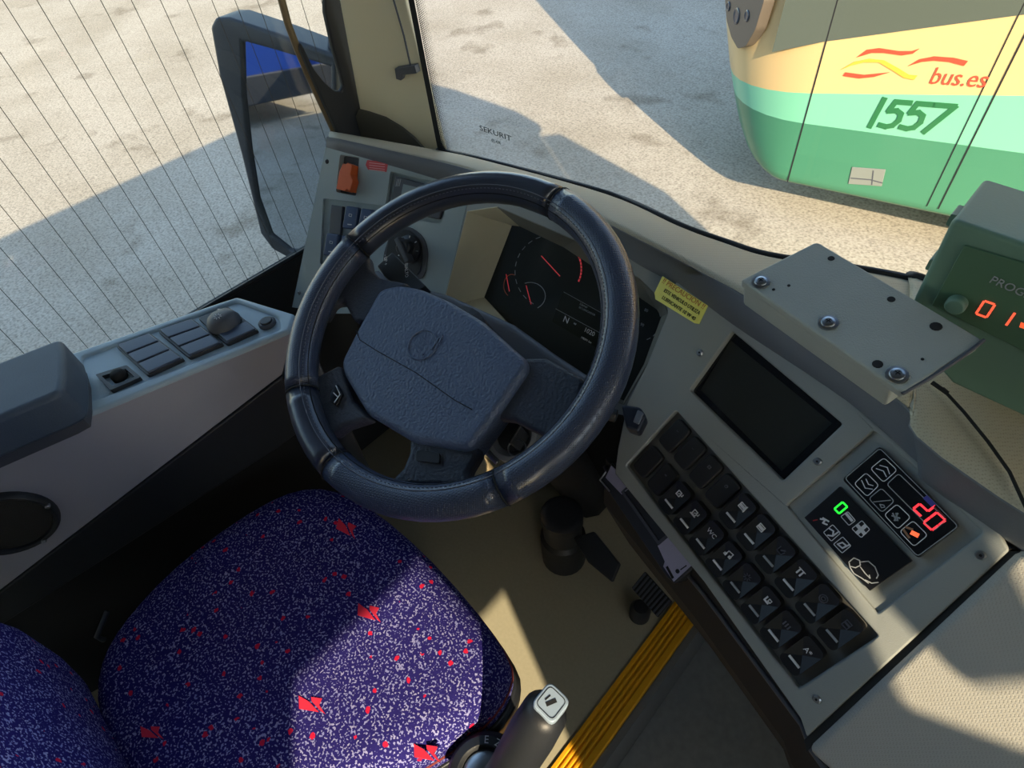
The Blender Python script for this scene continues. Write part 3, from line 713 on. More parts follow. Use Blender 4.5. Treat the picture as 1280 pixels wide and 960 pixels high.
# climate unit and heater unit
cu = prism('climate_unit', M_GLOSS, W, [(1099, 557), (1200, 658), (1148, 699), (1052, 599)], -.006, .004, wp, r=.004, bevel=.001)
CH = .004
def wl(u, v): return W.l(u, v, CH)
def outline(pts, par, m=M_PRINT, w=.0007, r=.003, hh=CH):
    bm = bmesh.new(); stroke(bm, W, rnd([W.l(*p, hh) for p in pts], r, 3), w, hh, hh + .0003, closed=True); return bmobj('button_outline', bm, m, par)
def z3(*pts): return [(980 + x / 4.923, 540 + y_ / 4.923) for x, y_ in pts]
outline(z3((590, 100), (1072, 580), (822, 765), (375, 285)), cu)
outline(z3((615, 158), (697, 235), (612, 310), (532, 225)), cu, M_WHITE)
outline(z3((505, 250), (585, 328), (512, 398), (432, 318)), cu, M_WHITE)
outline(z3((600, 345), (680, 425), (603, 495), (522, 410)), cu)
outline(z3((695, 443), (780, 525), (700, 598), (617, 510)), cu, M_WHITE)
outline(z3((795, 545), (885, 635), (800, 705), (712, 612)), cu, M_WHITE)
outline(z3((705, 255), (1000, 540), (920, 610), (632, 322)), cu)
def zl(pts, m, w, par, hh=CH, name='print'):
    bm = bmesh.new()
    for s_ in pts: stroke(bm, W, [W.l(*p, hh) for p in z3(*s_)], w, hh, hh + .0004)
    return bmobj(name, bm, m, par)
zl([[(568, 225), (612, 240), (630, 275)], [(590, 205), (636, 218), (650, 258)]], M_WHITE, .0008, cu)
zl([[(478, 298), (500, 345), (545, 352)], [(505, 290), (520, 322), (548, 330)]], M_WHITE, .0008, cu)
zl([[(552, 430), (655, 420)], [(590, 445), (615, 450), (620, 462), (600, 466), (590, 445)]], M_PRINT, .0008, cu)
zl([[(670, 500), (690, 545)], [(700, 500), (680, 545)], [(665, 515), (712, 530)], [(690, 500), (700, 545)]], M_PRINT, .0012, cu)
zl([[(790, 620), (820, 635)]], mat('orange_led', (255, 90, 50), .5, emit=(255, 100, 60), estr=1.0), .004, cu)
zl([[(735, 600), (770, 650)], [(750, 585), (790, 600)]], mat('tan_print', (150, 110, 80), .5), .002, cu)
zl([[(875, 405), (915, 445)]], mat('blue_badge', (70, 70, 160), .5), .0045, cu)
zl([[(925, 462), (990, 522)]], mat('dim_red', (120, 40, 44), .5), .0012, cu)
xw = lambda p, q: math.hypot(q[0] - p[0], q[1] - p[1])
# red digits 20, reading along the panel's long axis
p0 = wl(1147, 637); 
for ch, (u, v) in (('2', (1141.5, 636)), ('0', (1154.5, 653))):
    a, b = wl(u, v); seven('digit', ch, M_REDL, W, a, b, .0088, .0145, CH, cu, t=.13)
hu = prism('heater_unit', mat('satin_black', (24, 26, 30), .3), W, [(1049, 608), (1140, 702), (1087, 739), (1005, 647)], -.006, .002, wp, bevel=.0008)
def z3o(*a, **k): return outline(z3(*a), hu, M_WHITE, k.get('w', .0007), .0012, .002)
a, b = W.l(1043, 636, .002); seven('digit', '0', M_GREENL, W, a, b, .0060, .0105, .002, hu, t=.16)
z3o((393, 490), (440, 545), (400, 575), (350, 520)); z3o((480, 545), (528, 600), (475, 650), (418, 595)); z3o((300, 570), (348, 622), (292, 672), (243, 618)); z3o((362, 645), (412, 700), (358, 745), (305, 690))
zl([[(385, 505), (418, 545)]], M_WHITE, .0026, hu, .002); zl([[(455, 578), (495, 625)], [(500, 578), (450, 622)]], M_WHITE, .0034, hu, .002)
zl([[(280, 595), (305, 610), (300, 640), (270, 635)], [(300, 640), (335, 615)]], M_WHITE, .0014, hu, .002)
zl([[(330, 690), (360, 680), (385, 700), (360, 715), (330, 690)], [(360, 715), (400, 695)]], M_WHITE, .0014, hu, .002)
zl([[(225, 535), (255, 540), (240, 560), (265, 570)], [(240, 530), (275, 550)]], M_WHITE, .0016, hu, .002); zl([[(180, 545), (205, 540)]], M_RED, .001, hu, .002)
zl([[(400, 800), (430, 775), (465, 790), (470, 820), (440, 835), (405, 825), (400, 800)], [(470, 800), (520, 795), (560, 830), (580, 880), (570, 900)], [(405, 830), (430, 870), (480, 900), (520, 930)], [(470, 830), (500, 870), (530, 900), (525, 880)], [(500, 910), (540, 930), (580, 925)]], mat('pale_line', (170, 174, 176), .5), .0009, hu, .002)
# yellow lubricant sticker
stk = prism('lubricant_sticker', M_STICK, W, [(828, 345), (885, 382), (874, 405), (868, 404), (819, 374), (818, 366)], 0, .0005, wp)
sa = W.l(823, 356); 
def wtext(s_, u, v, sz, m, sx=1.0):
    a, b = W.l(u, v, .0005); p = W.l(828, 346); q = W.l(884, 382); r_ = math.atan2(q[1] - p[1], q[0] - p[0])
    lettering('sticker_text', s_, m, W, a, b, sz, .0007, stk, rot=r_, sx=sx)
wtext('!! PRECAUCION !!', 854, 367, .0090, mat('orange_text', (206, 140, 60), .6)); wtext('ESTE VEHICULO UTILIZA', 852, 377, .0064, M_SOOT, .85); wtext('LUBRICANTE 10 W 40', 848, 385, .0064, M_SOOT, .9)

# grained console section to the right of the seam
rp = thing('door_side_console', 'large grained grey console section at the lower right of the dashboard', 'console', tuple(W.p(1180, 850)))
prism('grained_cover', M_PANELR, W, [(1007, 938), (1268, 693), (1290, 686), (1500, 850), (1480, 985), (1060, 985)], -.03, .004, rp, bevel=.008, seg=3)
prism('seam_strip', M_RUBBER, W, [(1005, 925), (1262, 689), (1275, 690), (1008, 940)], -.02, -.003, rp)
# black fascia under the switch panel
fa = thing('lower_fascia', 'black plastic fascia hanging below the angled switch panel', 'fascia', tuple(Zp(870, 730, .5)))
e = [W.w(*W.l(u, v), -.012) for u, v in [(752, 572), (768, 592), (880, 730), (1002, 905), (1010, 940), (1040, 985)]]
bm = bmesh.new(); T = [bm.verts.new(p + V((0, -.002, 0))) for p in e]; Mi = [bm.verts.new(V((p.x + .0, p.y - .002, .52))) for p in e]; Bo = [bm.verts.new(V((p.x + .02, p.y + .05, .34))) for p in e]
for A_, B_ in ((T, Mi), (Mi, Bo)):
    for i in range(len(e) - 1): bm.faces.new((A_[i], A_[i + 1], B_[i + 1], B_[i]))
o = bmobj('fascia_board', bm, M_SOOT, fa); sd = o.modifiers.new('t', 'SOLIDIFY'); sd.thickness = .006; sd.offset = 1
FF = Frame(e[2] + V((0, -.004, 0)), V((-.32, -.94, .0)), e[3] - e[2])
tube('fascia_rib', M_DGREY, [V((p.x, p.y - .004, .60 if i else .62)) for i, p in enumerate(e)], .003, fa)
# tachograph drawer under the panel
ta = thing('tachograph', 'slim tachograph drawer with pale label under the switch panel', 'tachograph', tuple(W.p(810, 660, -.03)))
prism('tachograph_body', M_BLACK, W, [(750, 600), (764, 578), (872, 706), (843, 731), (833, 722)], -.06, -.010, ta, bevel=.002)
prism('slot_frame', M_DGREY, W, [(776, 615), (788, 604), (838, 669), (823, 682)], -.010, -.008, ta, holes=[[(780, 614), (788, 608), (833, 668), (823, 676)]])
lb = prism('pale_label', M_LILAC, W, [(764, 582), (790, 607), (777, 618), (757, 597)], -.010, -.009, ta)
lb = prism('pale_label', M_LILAC, W, [(822, 682), (836, 670), (866, 702), (864, 707), (842, 727), (829, 708), (831, 702)], -.010, -.0085, ta)
bm = bmesh.new(); a, b = W.l(847, 714, -.0085); add_lathe(bm, W, a, b, [(.0026, -.0085), (.0026, -.0078)], 14); stroke(bm, W, [W.l(851, 712, -.0085), W.l(858, 707, -.0085)], .0012, -.0085, -.0078); stroke(bm, W, [W.l(834, 709, -.0085), W.l(841, 722, -.0085)], .003, -.0085, -.0078)
bmobj('label_print', bm, M_SOOT, lb)
tube('bracket_edge', M_METAL, [W.p(757, 590, -.008), W.p(750, 600, -.008), W.p(762, 614, -.008)], .0012, ta)

# ================================================================= steering wheel
wh = thing('steering_wheel', 'dark leather wrapped steering wheel with airbag hub', 'steering wheel', tuple(HF.o))
RA, RR = .215, .0215
def wang(u, v): a, b = HF.l(u, v); return math.atan2(b, a)
def rim_arc(t0, t1, m, name='rim_cover', rr=RR, n=None):
    n = n or max(6, int((t1 - t0) / (2 * PI) * 72)); bm = bmesh.new(); rings = []
    for i in range(n + 1):
        t = t0 + (t1 - t0) * i / n; c = V((math.cos(t), math.sin(t)))
        rings.append([bm.verts.new(HF.w(c.x * (RA + rr * math.cos(s_ * PI / 10)), c.y * (RA + rr * math.cos(s_ * PI / 10)), rr * math.sin(s_ * PI / 10))) for s_ in range(20)])
    for A_, B_ in zip(rings, rings[1:]):
        for k in range(20): bm.faces.new((A_[k], A_[(k + 1) % 20], B_[(k + 1) % 20], B_[k]))
    bm.faces.new(rings[0]); bm.faces.new(rings[-1][::-1]); return bmobj(name, bm, m, wh, smooth=True)
s1 = wang(437, 298); s2_ = wang(708, 245); s3_ = wang(370, 495); s4 = wang(628, 610); s5 = wang(415, 590)
s1 %= 2 * PI; s2_ %= 2 * PI; s3_ %= 2 * PI; s4 %= 2 * PI; s5 %= 2 * PI
rim_arc(s2_, s1, M_SMOOTH, rr=RR - .0004)
rim_arc(s1, s3_, M_LEATH)
rim_arc(s3_, s5, M_SMOOTH, rr=RR - .0004)
rim_arc(s5, s4, M_LEATH)
rim_arc(s4, s2_ + 2 * PI, M_LEATH, rr=RR + .0003)
for t in (s1, s2_, s3_, s4, s5):
    c = V((math.cos(t), math.sin(t)))
    tube('rim_seam', M_SOOT, [HF.w(c.x * (RA + (RR) * math.cos(k * PI / 12)), c.y * (RA + RR * math.cos(k * PI / 12)), RR * math.sin(k * PI / 12)) for k in range(24)], .0011, wh, 5, True)
for ang in (118, 148):
    q = math.radians(ang); rs, hs_ = RA + (RR + .0002) * math.cos(q), (RR + .0002) * math.sin(q)
    tube('stitched_seam', M_STITCH if ang == 118 else M_SOOT, [HF.w(rs * math.cos(k * PI / 60), rs * math.sin(k * PI / 60), hs_) for k in range(120)], .0007, wh, 5, True)
bm = bmesh.new(); q = math.radians(130); rs, hs_ = RA + (RR + .0004) * math.cos(q), (RR + .0004) * math.sin(q)
for k in range(230):
    t = 2 * PI * k / 230; t2 = t + .014
    add_tube(bm, [HF.w(rs * math.cos(t), rs * math.sin(t), hs_), HF.w(rs * math.cos(t2), rs * math.sin(t2), hs_ + .0002)], .0006, 4)
bmobj('stitches', bm, M_STITCH, wh, keep=True)['kind'] = 'stuff'
PH = .002
pad = [(472, 362), (482, 357), (500, 354), (525, 359), (560, 374), (602, 399), (657, 448), (659, 460), (625, 510), (588, 560), (578, 562), (515, 552), (457, 517), (428, 468), (424, 452), (445, 410)]
o = prism('airbag_pad', M_HUB, HF, pad, PH - .05, PH, wh, r=.008, bevel=.013, seg=4)
bm = bmesh.new(); stroke(bm, HF, [HF.l(*p, PH) for p in [(445, 413), (450, 425), (470, 438), (520, 466), (568, 500), (590, 512)]], .0011, PH - .002, PH + .0003); bmobj('pad_seam', bm, M_SOOT, o)
a, b = HF.l(528, 431, PH); ER = (V(HF.l(546, 431, PH)) - V((a, b))).length
bm = bmesh.new(); add_tube(bm, [HF.w(a + ER * math.cos(k * PI / 14), b + ER * math.sin(k * PI / 14), PH + .0005) for k in range(28)], .0013, 6, True)
stroke(bm, HF, [HF.l(516, 430, PH), HF.l(529, 443, PH)], .0022, PH, PH + .0016); stroke(bm, HF, [HF.l(524, 420, PH), HF.l(540, 436, PH), HF.l(548, 424, PH), HF.l(553, 420, PH)], .0022, PH, PH + .0016)
stroke(bm, HF, [HF.l(544, 426, PH), HF.l(553, 419, PH), HF.l(549, 430, PH)], .0016, PH, PH + .0016)
bmobj('emblem', bm, M_HUB, o)
SPK = mat('spoke_vinyl', (56, 62, 74), .5, bump=1.2, bscale=260)
prism('spoke', SPK, HF, [(398, 385), (412, 345), (432, 316), (458, 316), (461, 334), (474, 346), (510, 353), (458, 404), (441, 401), (428, 376), (414, 378), (402, 400)], -.035, -.012, wh, bevel=.007, seg=3)
prism('spoke', SPK, HF, [(655, 446), (682, 446), (732, 474), (722, 512), (692, 550), (668, 538), (640, 524), (605, 520), (620, 480)], -.035, -.010, wh, bevel=.007, seg=3)
sl = prism('spoke', SPK, HF, [(380, 478), (424, 455), (440, 500), (462, 522), (430, 532), (412, 545), (392, 520)], -.035, -.010, wh, bevel=.006, seg=3)
sb = prism('spoke', SPK, HF, [(512, 540), (592, 552), (599, 565), (584, 590), (586, 606), (482, 606), (503, 585), (511, 565)], -.035, -.010, wh, bevel=.006, seg=3)
bu = prism('spoke_button', M_GLOSS, HF, [(421, 480), (427, 492), (420, 508), (412, 502), (413, 490)], -.010, -.004, sl, bevel=.001)
bm = bmesh.new(); stroke(bm, HF, [HF.l(420, 482, -.004), HF.l(425, 493, -.004), HF.l(418, 503, -.004)], .0012, -.004, -.0036); stroke(bm, HF, [HF.l(417, 491, -.004), HF.l(422, 496, -.004)], .0012, -.004, -.0036)
bmobj('button_print', bm, M_WHITE, sl)
prism('spoke_button', M_BLACK, HF, [(520, 562), (550, 566), (549, 580), (519, 576)], -.010, -.006, sb, r=.004, bevel=.001)
# steering column
sc_ = thing('steering_column', 'dark steering column with stalks and ignition lock under the wheel', 'steering column', tuple(HF.w(0, 0, -.3)))
prism('column_cover', mat('column_grey', (92, 94, 100), .5, bump=.3), HF, [(500, 350), (560, 366), (640, 402), (690, 438), (748, 476), (712, 520), (640, 515), (560, 500), (480, 460), (450, 400)], -.12, -.055, sc_, bevel=.012, seg=3)
add = bmesh.new(); add_lathe(add, HF, 0, 0, [(.045, -.055), (.045, -.02), (.035, -.015)], 24); bmobj('column_boss', add, M_BLACK, sc_)
tube('column_tube', M_SOOT, [HF.w(0, -.01, -.1), V((-.46, .50, .35)), V((-.46, .60, .05))], .05, sc_)
sk = prism('stalk', M_BLACK, HF, [(471, 332), (490, 315), (532, 357), (512, 372), (480, 345)], -.055, -.035, sc_, bevel=.002)
def hlet(s_, u, v, sz, par, hh=-.035): a, b = HF.l(u, v, hh); lettering('stalk_print', s_, M_WHITE, HF, a, b, sz, hh + .0003, par, rot=-.9)
hlet('RIALTO', 508, 338, .007, sk); hlet('- UP +', 482, 325, .007, sk)
tube('stalk', M_BLACK, [HF.w(.02, 0, -.075), HF.p(700, 500, -.07), HF.p(770, 520, -.07)], .008, sc_)
tube('stalk', M_DGREY, [HF.w(-.02, 0, -.07), HF.p(470, 345, -.065)], .009, sc_)
kn = prism('stalk_end', mat('blue_black', (40, 46, 60), .3), HF, [(776, 505), (800, 508), (808, 520), (798, 540), (782, 534)], -.09, -.065, sc_, bevel=.004, seg=3)
prism('stalk_button', mat('grey_button', (104, 112, 124), .4), HF, [(797, 512), (805, 516), (798, 530), (791, 527)], -.065, -.061, kn, bevel=.001)
igz = -.10
a, b = HF.l(640, 545, igz)
ig = lathe('ignition_lock', mat('pale_bezel', (96, 100, 104), .5), HF, a, b, [(.034, igz - .08), (.034, igz), (.028, igz + .004), (.020, igz - .004)], sc_, 28)
lathe('lock_barrel', M_BLACK, HF, a, b, [(.020, igz - .02), (.020, igz), (.006, igz + .002)], ig)
tube('chrome_rod', M_METAL, [HF.p(604, 560, -.12), HF.p(622, 578, -.12)], .004, sc_)
key = thing('ignition_key', 'key with wire ring in the ignition below the wheel hub', 'key', tuple(HF.p(648, 548, -.08)))
prism('key_head', M_BLACK, Frame(HF.p(648, 548, -.08), HF.x, HF.n), [(-.022, -.012), (.018, -.014), (.02, .012), (-.02, .012)], -.003, .003, key, local=True, bevel=.002)
c0 = HF.p(646, 560, -.07)
tube('key_ring', M_METAL, [c0 + HF.x * .013 * math.cos(k * PI / 12) + HF.y * .011 * math.sin(k * PI / 12) + HF.n * .004 * math.cos(k * PI / 12) for k in range(24)], .001, key, 6, True)
# ribbed gaiter at the foot of the column
bm = bmesh.new(); cg = Zp(580, 592, .30); GF = Frame(cg, (0, -.3, 1), (1, 0, 0))
add_lathe(bm, GF, 0, 0, [(.05 + (.004 if k % 2 else 0), -.10 + k * .008) for k in range(14)], 28); gai = bmobj('ribbed_gaiter', bm, mat('beige_rubber', (176, 160, 128), .7), sc_, smooth=False)

# ================================================================= pedals
def plane_from(z, tilt=.35): return lambda u, v: Frame(Zp(u, v, z), V((0, -tilt, 1)), (1, 0, 0))
AFp = Frame(Zp(812, 742, .13), (0, -.45, 1), (1, -.1, 0))
acc = thing('accelerator_pedal', 'ribbed black accelerator pedal on the floor below the switch panel', 'pedal', tuple(Zp(812, 742, .02)))
pp = [(806, 714), (840, 752), (822, 772), (789, 735)]
pl_ = prism('pedal_plate', M_RUBBER, AFp, pp, -.012, 0, acc, bevel=.002)
P = [V(AFp.l(*p)) for p in pp]
bm = bmesh.new()
for k in range(9):
    t = (k + .5) / 9; stroke(bm, AFp, [tuple(P[0].lerp(P[1], t).lerp(P[3].lerp(P[2], t), .05)), tuple(P[0].lerp(P[1], t).lerp(P[3].lerp(P[2], t), .95))], .0035, 0, .004)
bmobj('pedal_ribs', bm, M_DGREY, pl_)
a, b = F0.l(800, 764, .02); lathe('pedal_foot', M_BLACK, F0, a, b, [(.022, 0), (.022, .03), (.015, .045)], acc)
br = thing('brake_pedal', 'black brake pedal on its round stem beside the column', 'pedal', tuple(Zp(735, 700, .0)))
BP = Frame(Zp(735, 690, .15), (0, -.5, 1), (1, -.1, 0))
prism('pedal_plate', M_BLACK, BP, [(716, 672), (742, 664), (775, 705), (765, 728), (735, 703)], -.014, 0, br, bevel=.003)
tube('pedal_stem', M_BLACK, [Zp(735, 690, .14), Zp(725, 670, .0)], .012, br)
for c, r_, z0, z1 in (((700, 668), .045, 0, .18), ((690, 620), .038, .1, .42)):
    q = Zp(*c, z1); FFr = ZF(0)
cyl = thing('floor_valve', 'dark cylindrical valve standing on the floor under the column', 'valve', tuple(Zp(705, 690, 0)))
q = Zp(702, 640, .2); lathe('valve_body', M_BLACK, F0, q.x, q.y, [(.05, 0), (.05, .10), (.042, .11), (.042, .16), (.045, .165), (.045, .19), (.03, .2)], cyl)

# ================================================================= seat
seat = thing('driver_seat', 'driver seat in navy moquette with pale flecks and red marks', 'seat', (-0.47, -0.1, 0.0))
cz = .465
so = [(118, 900), (118, 850), (130, 812), (155, 775), (190, 735), (240, 688), (315, 636), (362, 612), (402, 606), (440, 618), (485, 648), (540, 698), (598, 764), (634, 815), (640, 838), (626, 872), (600, 903), (560, 932), (500, 968), (440, 1002), (370, 1030), (250, 1030), (150, 990)]
S0 = [Zp(u, v, cz) for u, v in so]
S0 = [V((p.x, p.y, 0)) for p in S0]
S0 = [p.lerp(q, t) for p, q in zip(S0, S0[1:] + S0[:1]) for t in (0, .5)]
for _ in range(2): S0 = [(S0[i - 1] + S0[i] * 2 + S0[(i + 1) % len(S0)]) / 4 for i in range(len(S0))]
cc = sum(S0, V((0, 0, 0))) / len(S0)
def ring(sc, z, off=0):
    out = []
    for p in S0:
        d = p - cc; L_ = d.length
        out.append(cc + d * ((L_ * sc + off) / L_) + V((0, 0, z)))
    return out
def rings_mesh(rs, cap_top=True, cap_bot=True):
    bm = bmesh.new(); vr = [[bm.verts.new(p) for p in r] for r in rs]
    n = len(vr[0])
    for A_, B_ in zip(vr, vr[1:]):
        for k in range(n): bm.faces.new((A_[k], A_[(k + 1) % n], B_[(k + 1) % n], B_[k]))
    if cap_bot: bm.faces.new(vr[0][::-1])
    if cap_top: bm.faces.new(vr[-1])
    return bm
prof = [(0, .36, -.006), (0, .40, 0), (0, .435, .001), (0, .455, 0), (0, .468, -.005), (0, .477, -.014), (0, .484, -.03)]
rs = [ring(1.0, z, o_) for _, z, o_ in prof] + [ring(.8, .488), ring(.6, .489), ring(.4, .488), ring(.2, .487), ring(.02, .487)]
bmobj('seat_cushion', rings_mesh(rs), M_FAB, seat, smooth=True)
rg = ring(1.0, .432, .0012); n_ = len(rg)
idx = [i for i in range(n_)]
tube('red_piping', M_PIPE, [rg[i] for i in range(n_)], .0022, seat, 6, True)
bmobj('seat_pan', rings_mesh([ring(1.0, .30, -.02), ring(1.0, .33, .004), ring(1.0, .385, .010), ring(1.0, .40, .004)]), M_BLACK, seat, smooth=False, bevel=.002)
prism('seat_base', M_SOOT, F0, [(-.66, -.5), (-.28, -.5), (-.28, .02), (-.66, .02)], 0, .31, seat, local=True, bevel=.01)
# red lightning marks woven in the cloth
M_RW = mat('woven_red', (222, 40, 72), .9, bump=.3)
CZ = ZF(.4885)
for (u, v, s_, r_) in ((434, 660, .9, .6), (462, 765, 1.0, .4), (390, 880, 1.1, .3), (532, 938, 1.1, .3), (615, 815, .55, .5), (185, 748, .5, .3), (190, 915, .9, .2), (610, 1000, 1, .3)):
    if v > 960 or (u, v) in ((615, 815), (185, 748)): continue
    bm = bmesh.new()
    for pts in ([(-14, -11), (-3, -3), (7, 10), (3, 9), (-15, 4)], [(0, -8), (12, -5), (8, 2), (14, 13), (9, 9), (0, -3)]):
        q = []
        for x, y_ in pts:
            x2 = (x * math.cos(r_ - .4) - y_ * math.sin(r_ - .4)) * s_; y2 = (x * math.sin(r_ - .4) + y_ * math.cos(r_ - .4)) * s_
            q.append(CZ.l(u + x2, v + y2))
        add_prism(bm, CZ, q, -.001 - (.012 if u > 500 else 0), .0006 - (.009 if u > 500 else 0))
    bmobj('woven_mark', bm, M_RW, seat)
# backrest with rounded bolster
bx0, bx1 = -.715, -.22
def brs(z, y0, inset=0, th=.12):
    pts = rnd([(bx0 + inset, y0), (bx1 - inset, y0), (bx1 - inset, y0 - th), (bx0 + inset, y0 - th)], .055, 6)
    return [V((x, y_, z)) for x, y_ in pts]
rs = [brs(.44, -.30, .03, .10), brs(.47, -.275, .01), brs(.52, -.268), brs(.60, -.262), brs(.72, -.275), brs(.9, -.32), brs(1.05, -.37), brs(1.13, -.40, .03, .10), brs(1.15, -.42, .07, .05)]
bmobj('backrest', rings_mesh(rs), M_FAB, seat, smooth=True)
tube('recline_lever', M_DGREY, [Zp(130, 800, .40), Zp(121, 796, .42), Zp(134, 764, .44)], .004, seat)

# ================================================================= hand lever and gaiter dome beside the seat
lv = thing('parking_brake_lever', 'black parking brake lever with silver top button beside the seat', 'lever', tuple(Zp(640, 975, .40)))
lp_ = [Zp(622, 985, .46), Zp(638, 962, .50), Zp(664, 918, .58), Zp(681, 890, .62), Zp(686, 881, .633)]
tube('lever_grip', M_BLACK, lp_, [.025, .0255, .026, .024, .012], lv, 20)
ax = (lp_[3] - lp_[2]).normalized(); LF = Frame(lp_[4] + ax * .002, (ax * .5 + V((0.1, -.1, .9))).normalized(), ax)
a_, b_ = LF.l(689, 878, .006)
cap_ = prism('top_button', mat('silver_blue', (150, 168, 186), .35), LF, rrect(a_, b_, .030, .029, .008), -.012, .006, lv, local=True, bevel=.002, seg=3)
bm = bmesh.new(); stroke(bm, LF, rrect(a_, b_, .023, .022, .005), .0007, .006, .0064, closed=True); stroke(bm, LF, [(a_ - .004, b_ + .002), (a_ + .004, b_ - .002)], .004, .006, .0065); stroke(bm, LF, [(a_ - .002, b_ + .006), (a_ + .004, b_ + .005)], .0015, .006, .0065)
bmobj('button_symbol', bm, M_SOOT, cap_)
dm = thing('lever_console', 'black domed lever housing with white lettering beside the seat front', 'lever housing', tuple(Zp(600, 965, .36)))
DF = Frame(Zp(606, 972, .46), (.05, -.15, 1), (1, 0, 0))
lathe('dome', M_BLACK, DF, 0, 0, [(.050, -.10), (.050, -.01), (.044, .004), (.034, .008), (.030, .002)], dm, 32)
lathe('dome_cap', M_METAL, DF, 0, 0, [(.028, -.002), (.028, .004), (.020, .009), (.004, .010)], dm, 28)
for i, ch in enumerate('EZAZW'):
    t = math.radians(128 - i * 22); lettering('dome_lettering', ch, M_WHITE, DF, .039 * math.cos(t), .039 * math.sin(t), .012, .0075, dm, rot=t - PI / 2)

# ================================================================= bracket box on the dashboard
BX = Frame(Zp(1060, 395, .955), (-.08, -.22, .97), (1, -.3, 0))
box = thing('bracket_box', 'dark leatherette covered box with screws on top of the dashboard', 'box', tuple(BX.p(1060, 420, -.06)))
bt_ = [(926, 350), (935, 345), (1018, 303), (1024, 303), (1100, 348), (1228, 424), (1222, 432), (1130, 490), (1122, 486)]
prism('lid', M_BOX, BX, bt_, -.009, 0, box, bevel=.003, seg=2)
prism('body', M_BOX, BX, [(928, 352), (1018, 306), (1196, 424), (1116, 482)], -.040, -.008, box, bevel=.003)
for i, (u, v) in enumerate(((951, 353), (1035, 404), (1121, 469))):
    a_, b_ = BX.l(u, v); bm = bmesh.new(); add_lathe(bm, BX, a_, b_, [(.0078, 0), (.0078, .0012), (.0055, .0014), (.0050, .0028), (.003, .0034)], 20)
    stroke(bm, BX, [(a_ - .002, b_), (a_ + .002, b_)], .0007, .0030, .0037, 1); stroke(bm, BX, [(a_, b_ - .002), (a_, b_ + .002)], .0007, .0030, .0037, 1)
    bmobj('screw', bm, [M_METAL, M_SOOT], box)
for u, v, r_ in ((1039, 323, .0030), (1114, 374, .0032), (1170, 408, .0045), (1097, 455, .004), (986, 357, .0014), (967, 362, .0014), (1153, 449, .0012)):
    a_, b_ = BX.l(u, v); lathe('rivet_hole', M_SOOT, BX, a_, b_, [(r_, -.001), (r_, .0005), (r_ * .8, .0006)], box, 12)
FB = Frame(BX.p(1077, 458, -.022), BX.y * -1 + BX.n * .1, BX.x)
tube('torn_edge', mat('frayed_tape', (150, 156, 150), .8), [FB.w(-.006, .004, .0), FB.w(.0, .0, .001), FB.w(.007, -.001, .001), FB.w(.011, -.004, .0)], .0022, box, 5)
tube('taped_seam', M_DGREY, [BX.p(1128, 492, -.002), BX.p(1160, 474, -.002), BX.p(1200, 448, -.001), BX.p(1230, 425, 0)], .0016, box, 5)
tube('box_cable', M_SOOT, [Zp(1165, 478, .872), Zp(1185, 492, .871), Zp(1178, 486, .871)], .002, box)

# ================================================================= programmer unit
PU = Frame((0, .50, .9), (0, -1, .06), (1, -.03, 0))
pu = thing('programmer_unit', 'dark programmer unit, green haze painted in, with red digits on the dashboard right end', 'programmer', tuple(PU.p(1230, 500)))
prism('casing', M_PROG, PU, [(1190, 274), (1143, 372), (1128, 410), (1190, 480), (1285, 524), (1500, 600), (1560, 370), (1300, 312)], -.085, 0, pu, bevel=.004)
prism('front_plate', mat('haze_tinted_front', (76, 108, 84), .4), PU, [(1205, 307), (1164, 382), (1300, 450), (1480, 520), (1520, 400), (1330, 344)], 0, .003, pu, bevel=.001)  # front plate carries the same painted haze green
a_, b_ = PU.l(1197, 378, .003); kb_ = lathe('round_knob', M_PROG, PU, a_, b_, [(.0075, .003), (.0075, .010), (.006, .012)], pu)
def pdig(ch, u, v): a_, b_ = PU.l(u, v, .0035); seven('digit', ch, mat('orange_red_led', (255, 84, 60), .5, emit=(255, 90, 60), estr=1.1), PU, a_, b_, .0075, .013, .0035, pu, t=.12)
pdig('0', 1220, 392); pdig('1', 1244, 402)
a_, b_ = PU.l(1238, 349, .0035); q1 = PU.l(1280, 367, .0035)
lettering('front_lettering', 'PROGRAMADOR', M_PRINT, PU, a_, b_, .009, .0035, pu, rot=math.atan2(q1[1] - b_, q1[0] - a_), align='LEFT')
for (u, v) in ((1178, 282), (1152, 338)):
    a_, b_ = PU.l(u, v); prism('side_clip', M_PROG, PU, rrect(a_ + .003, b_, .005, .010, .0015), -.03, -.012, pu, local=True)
prism('led_bar', mat('led_bar', (230, 90, 50), .5, emit=(230, 90, 50), estr=.8), PU, [(1276, 403), (1296, 410), (1294, 416), (1274, 409)], .003, .0035, pu)

# ================================================================= the green and cream bus ahead
A_ = Zp(1000, 228, -.85); B_ = Zp(1190, 268, -.85)
BF = Frame(A_, (B_ - A_).cross(V((0, 0, 1))), B_ - A_)
bus = thing('service_bus', 'cream mint and green bus numbered 1557 parked beyond the windscreen', 'bus', (A_.x + 2, A_.y + 1.2, GZ))
liv = bpy.data.materials.new('livery'); liv.use_nodes = True; nt = liv.node_tree; pb = nt.nodes['Principled BSDF']; pb.inputs['Roughness'].default_value = .3
geo = nt.nodes.new('ShaderNodeTexCoord')
def vdot(vec, off):
    n = nt.nodes.new('ShaderNodeVectorMath'); n.operation = 'DOT_PRODUCT'; nt.links.new(geo.outputs['Object'], n.inputs[0]); n.inputs[1].default_value = vec
    m = nt.nodes.new('ShaderNodeMath'); m.operation = 'ADD'; nt.links.new(n.outputs['Value'], m.inputs[0]); m.inputs[1].default_value = off; return m.outputs[0]
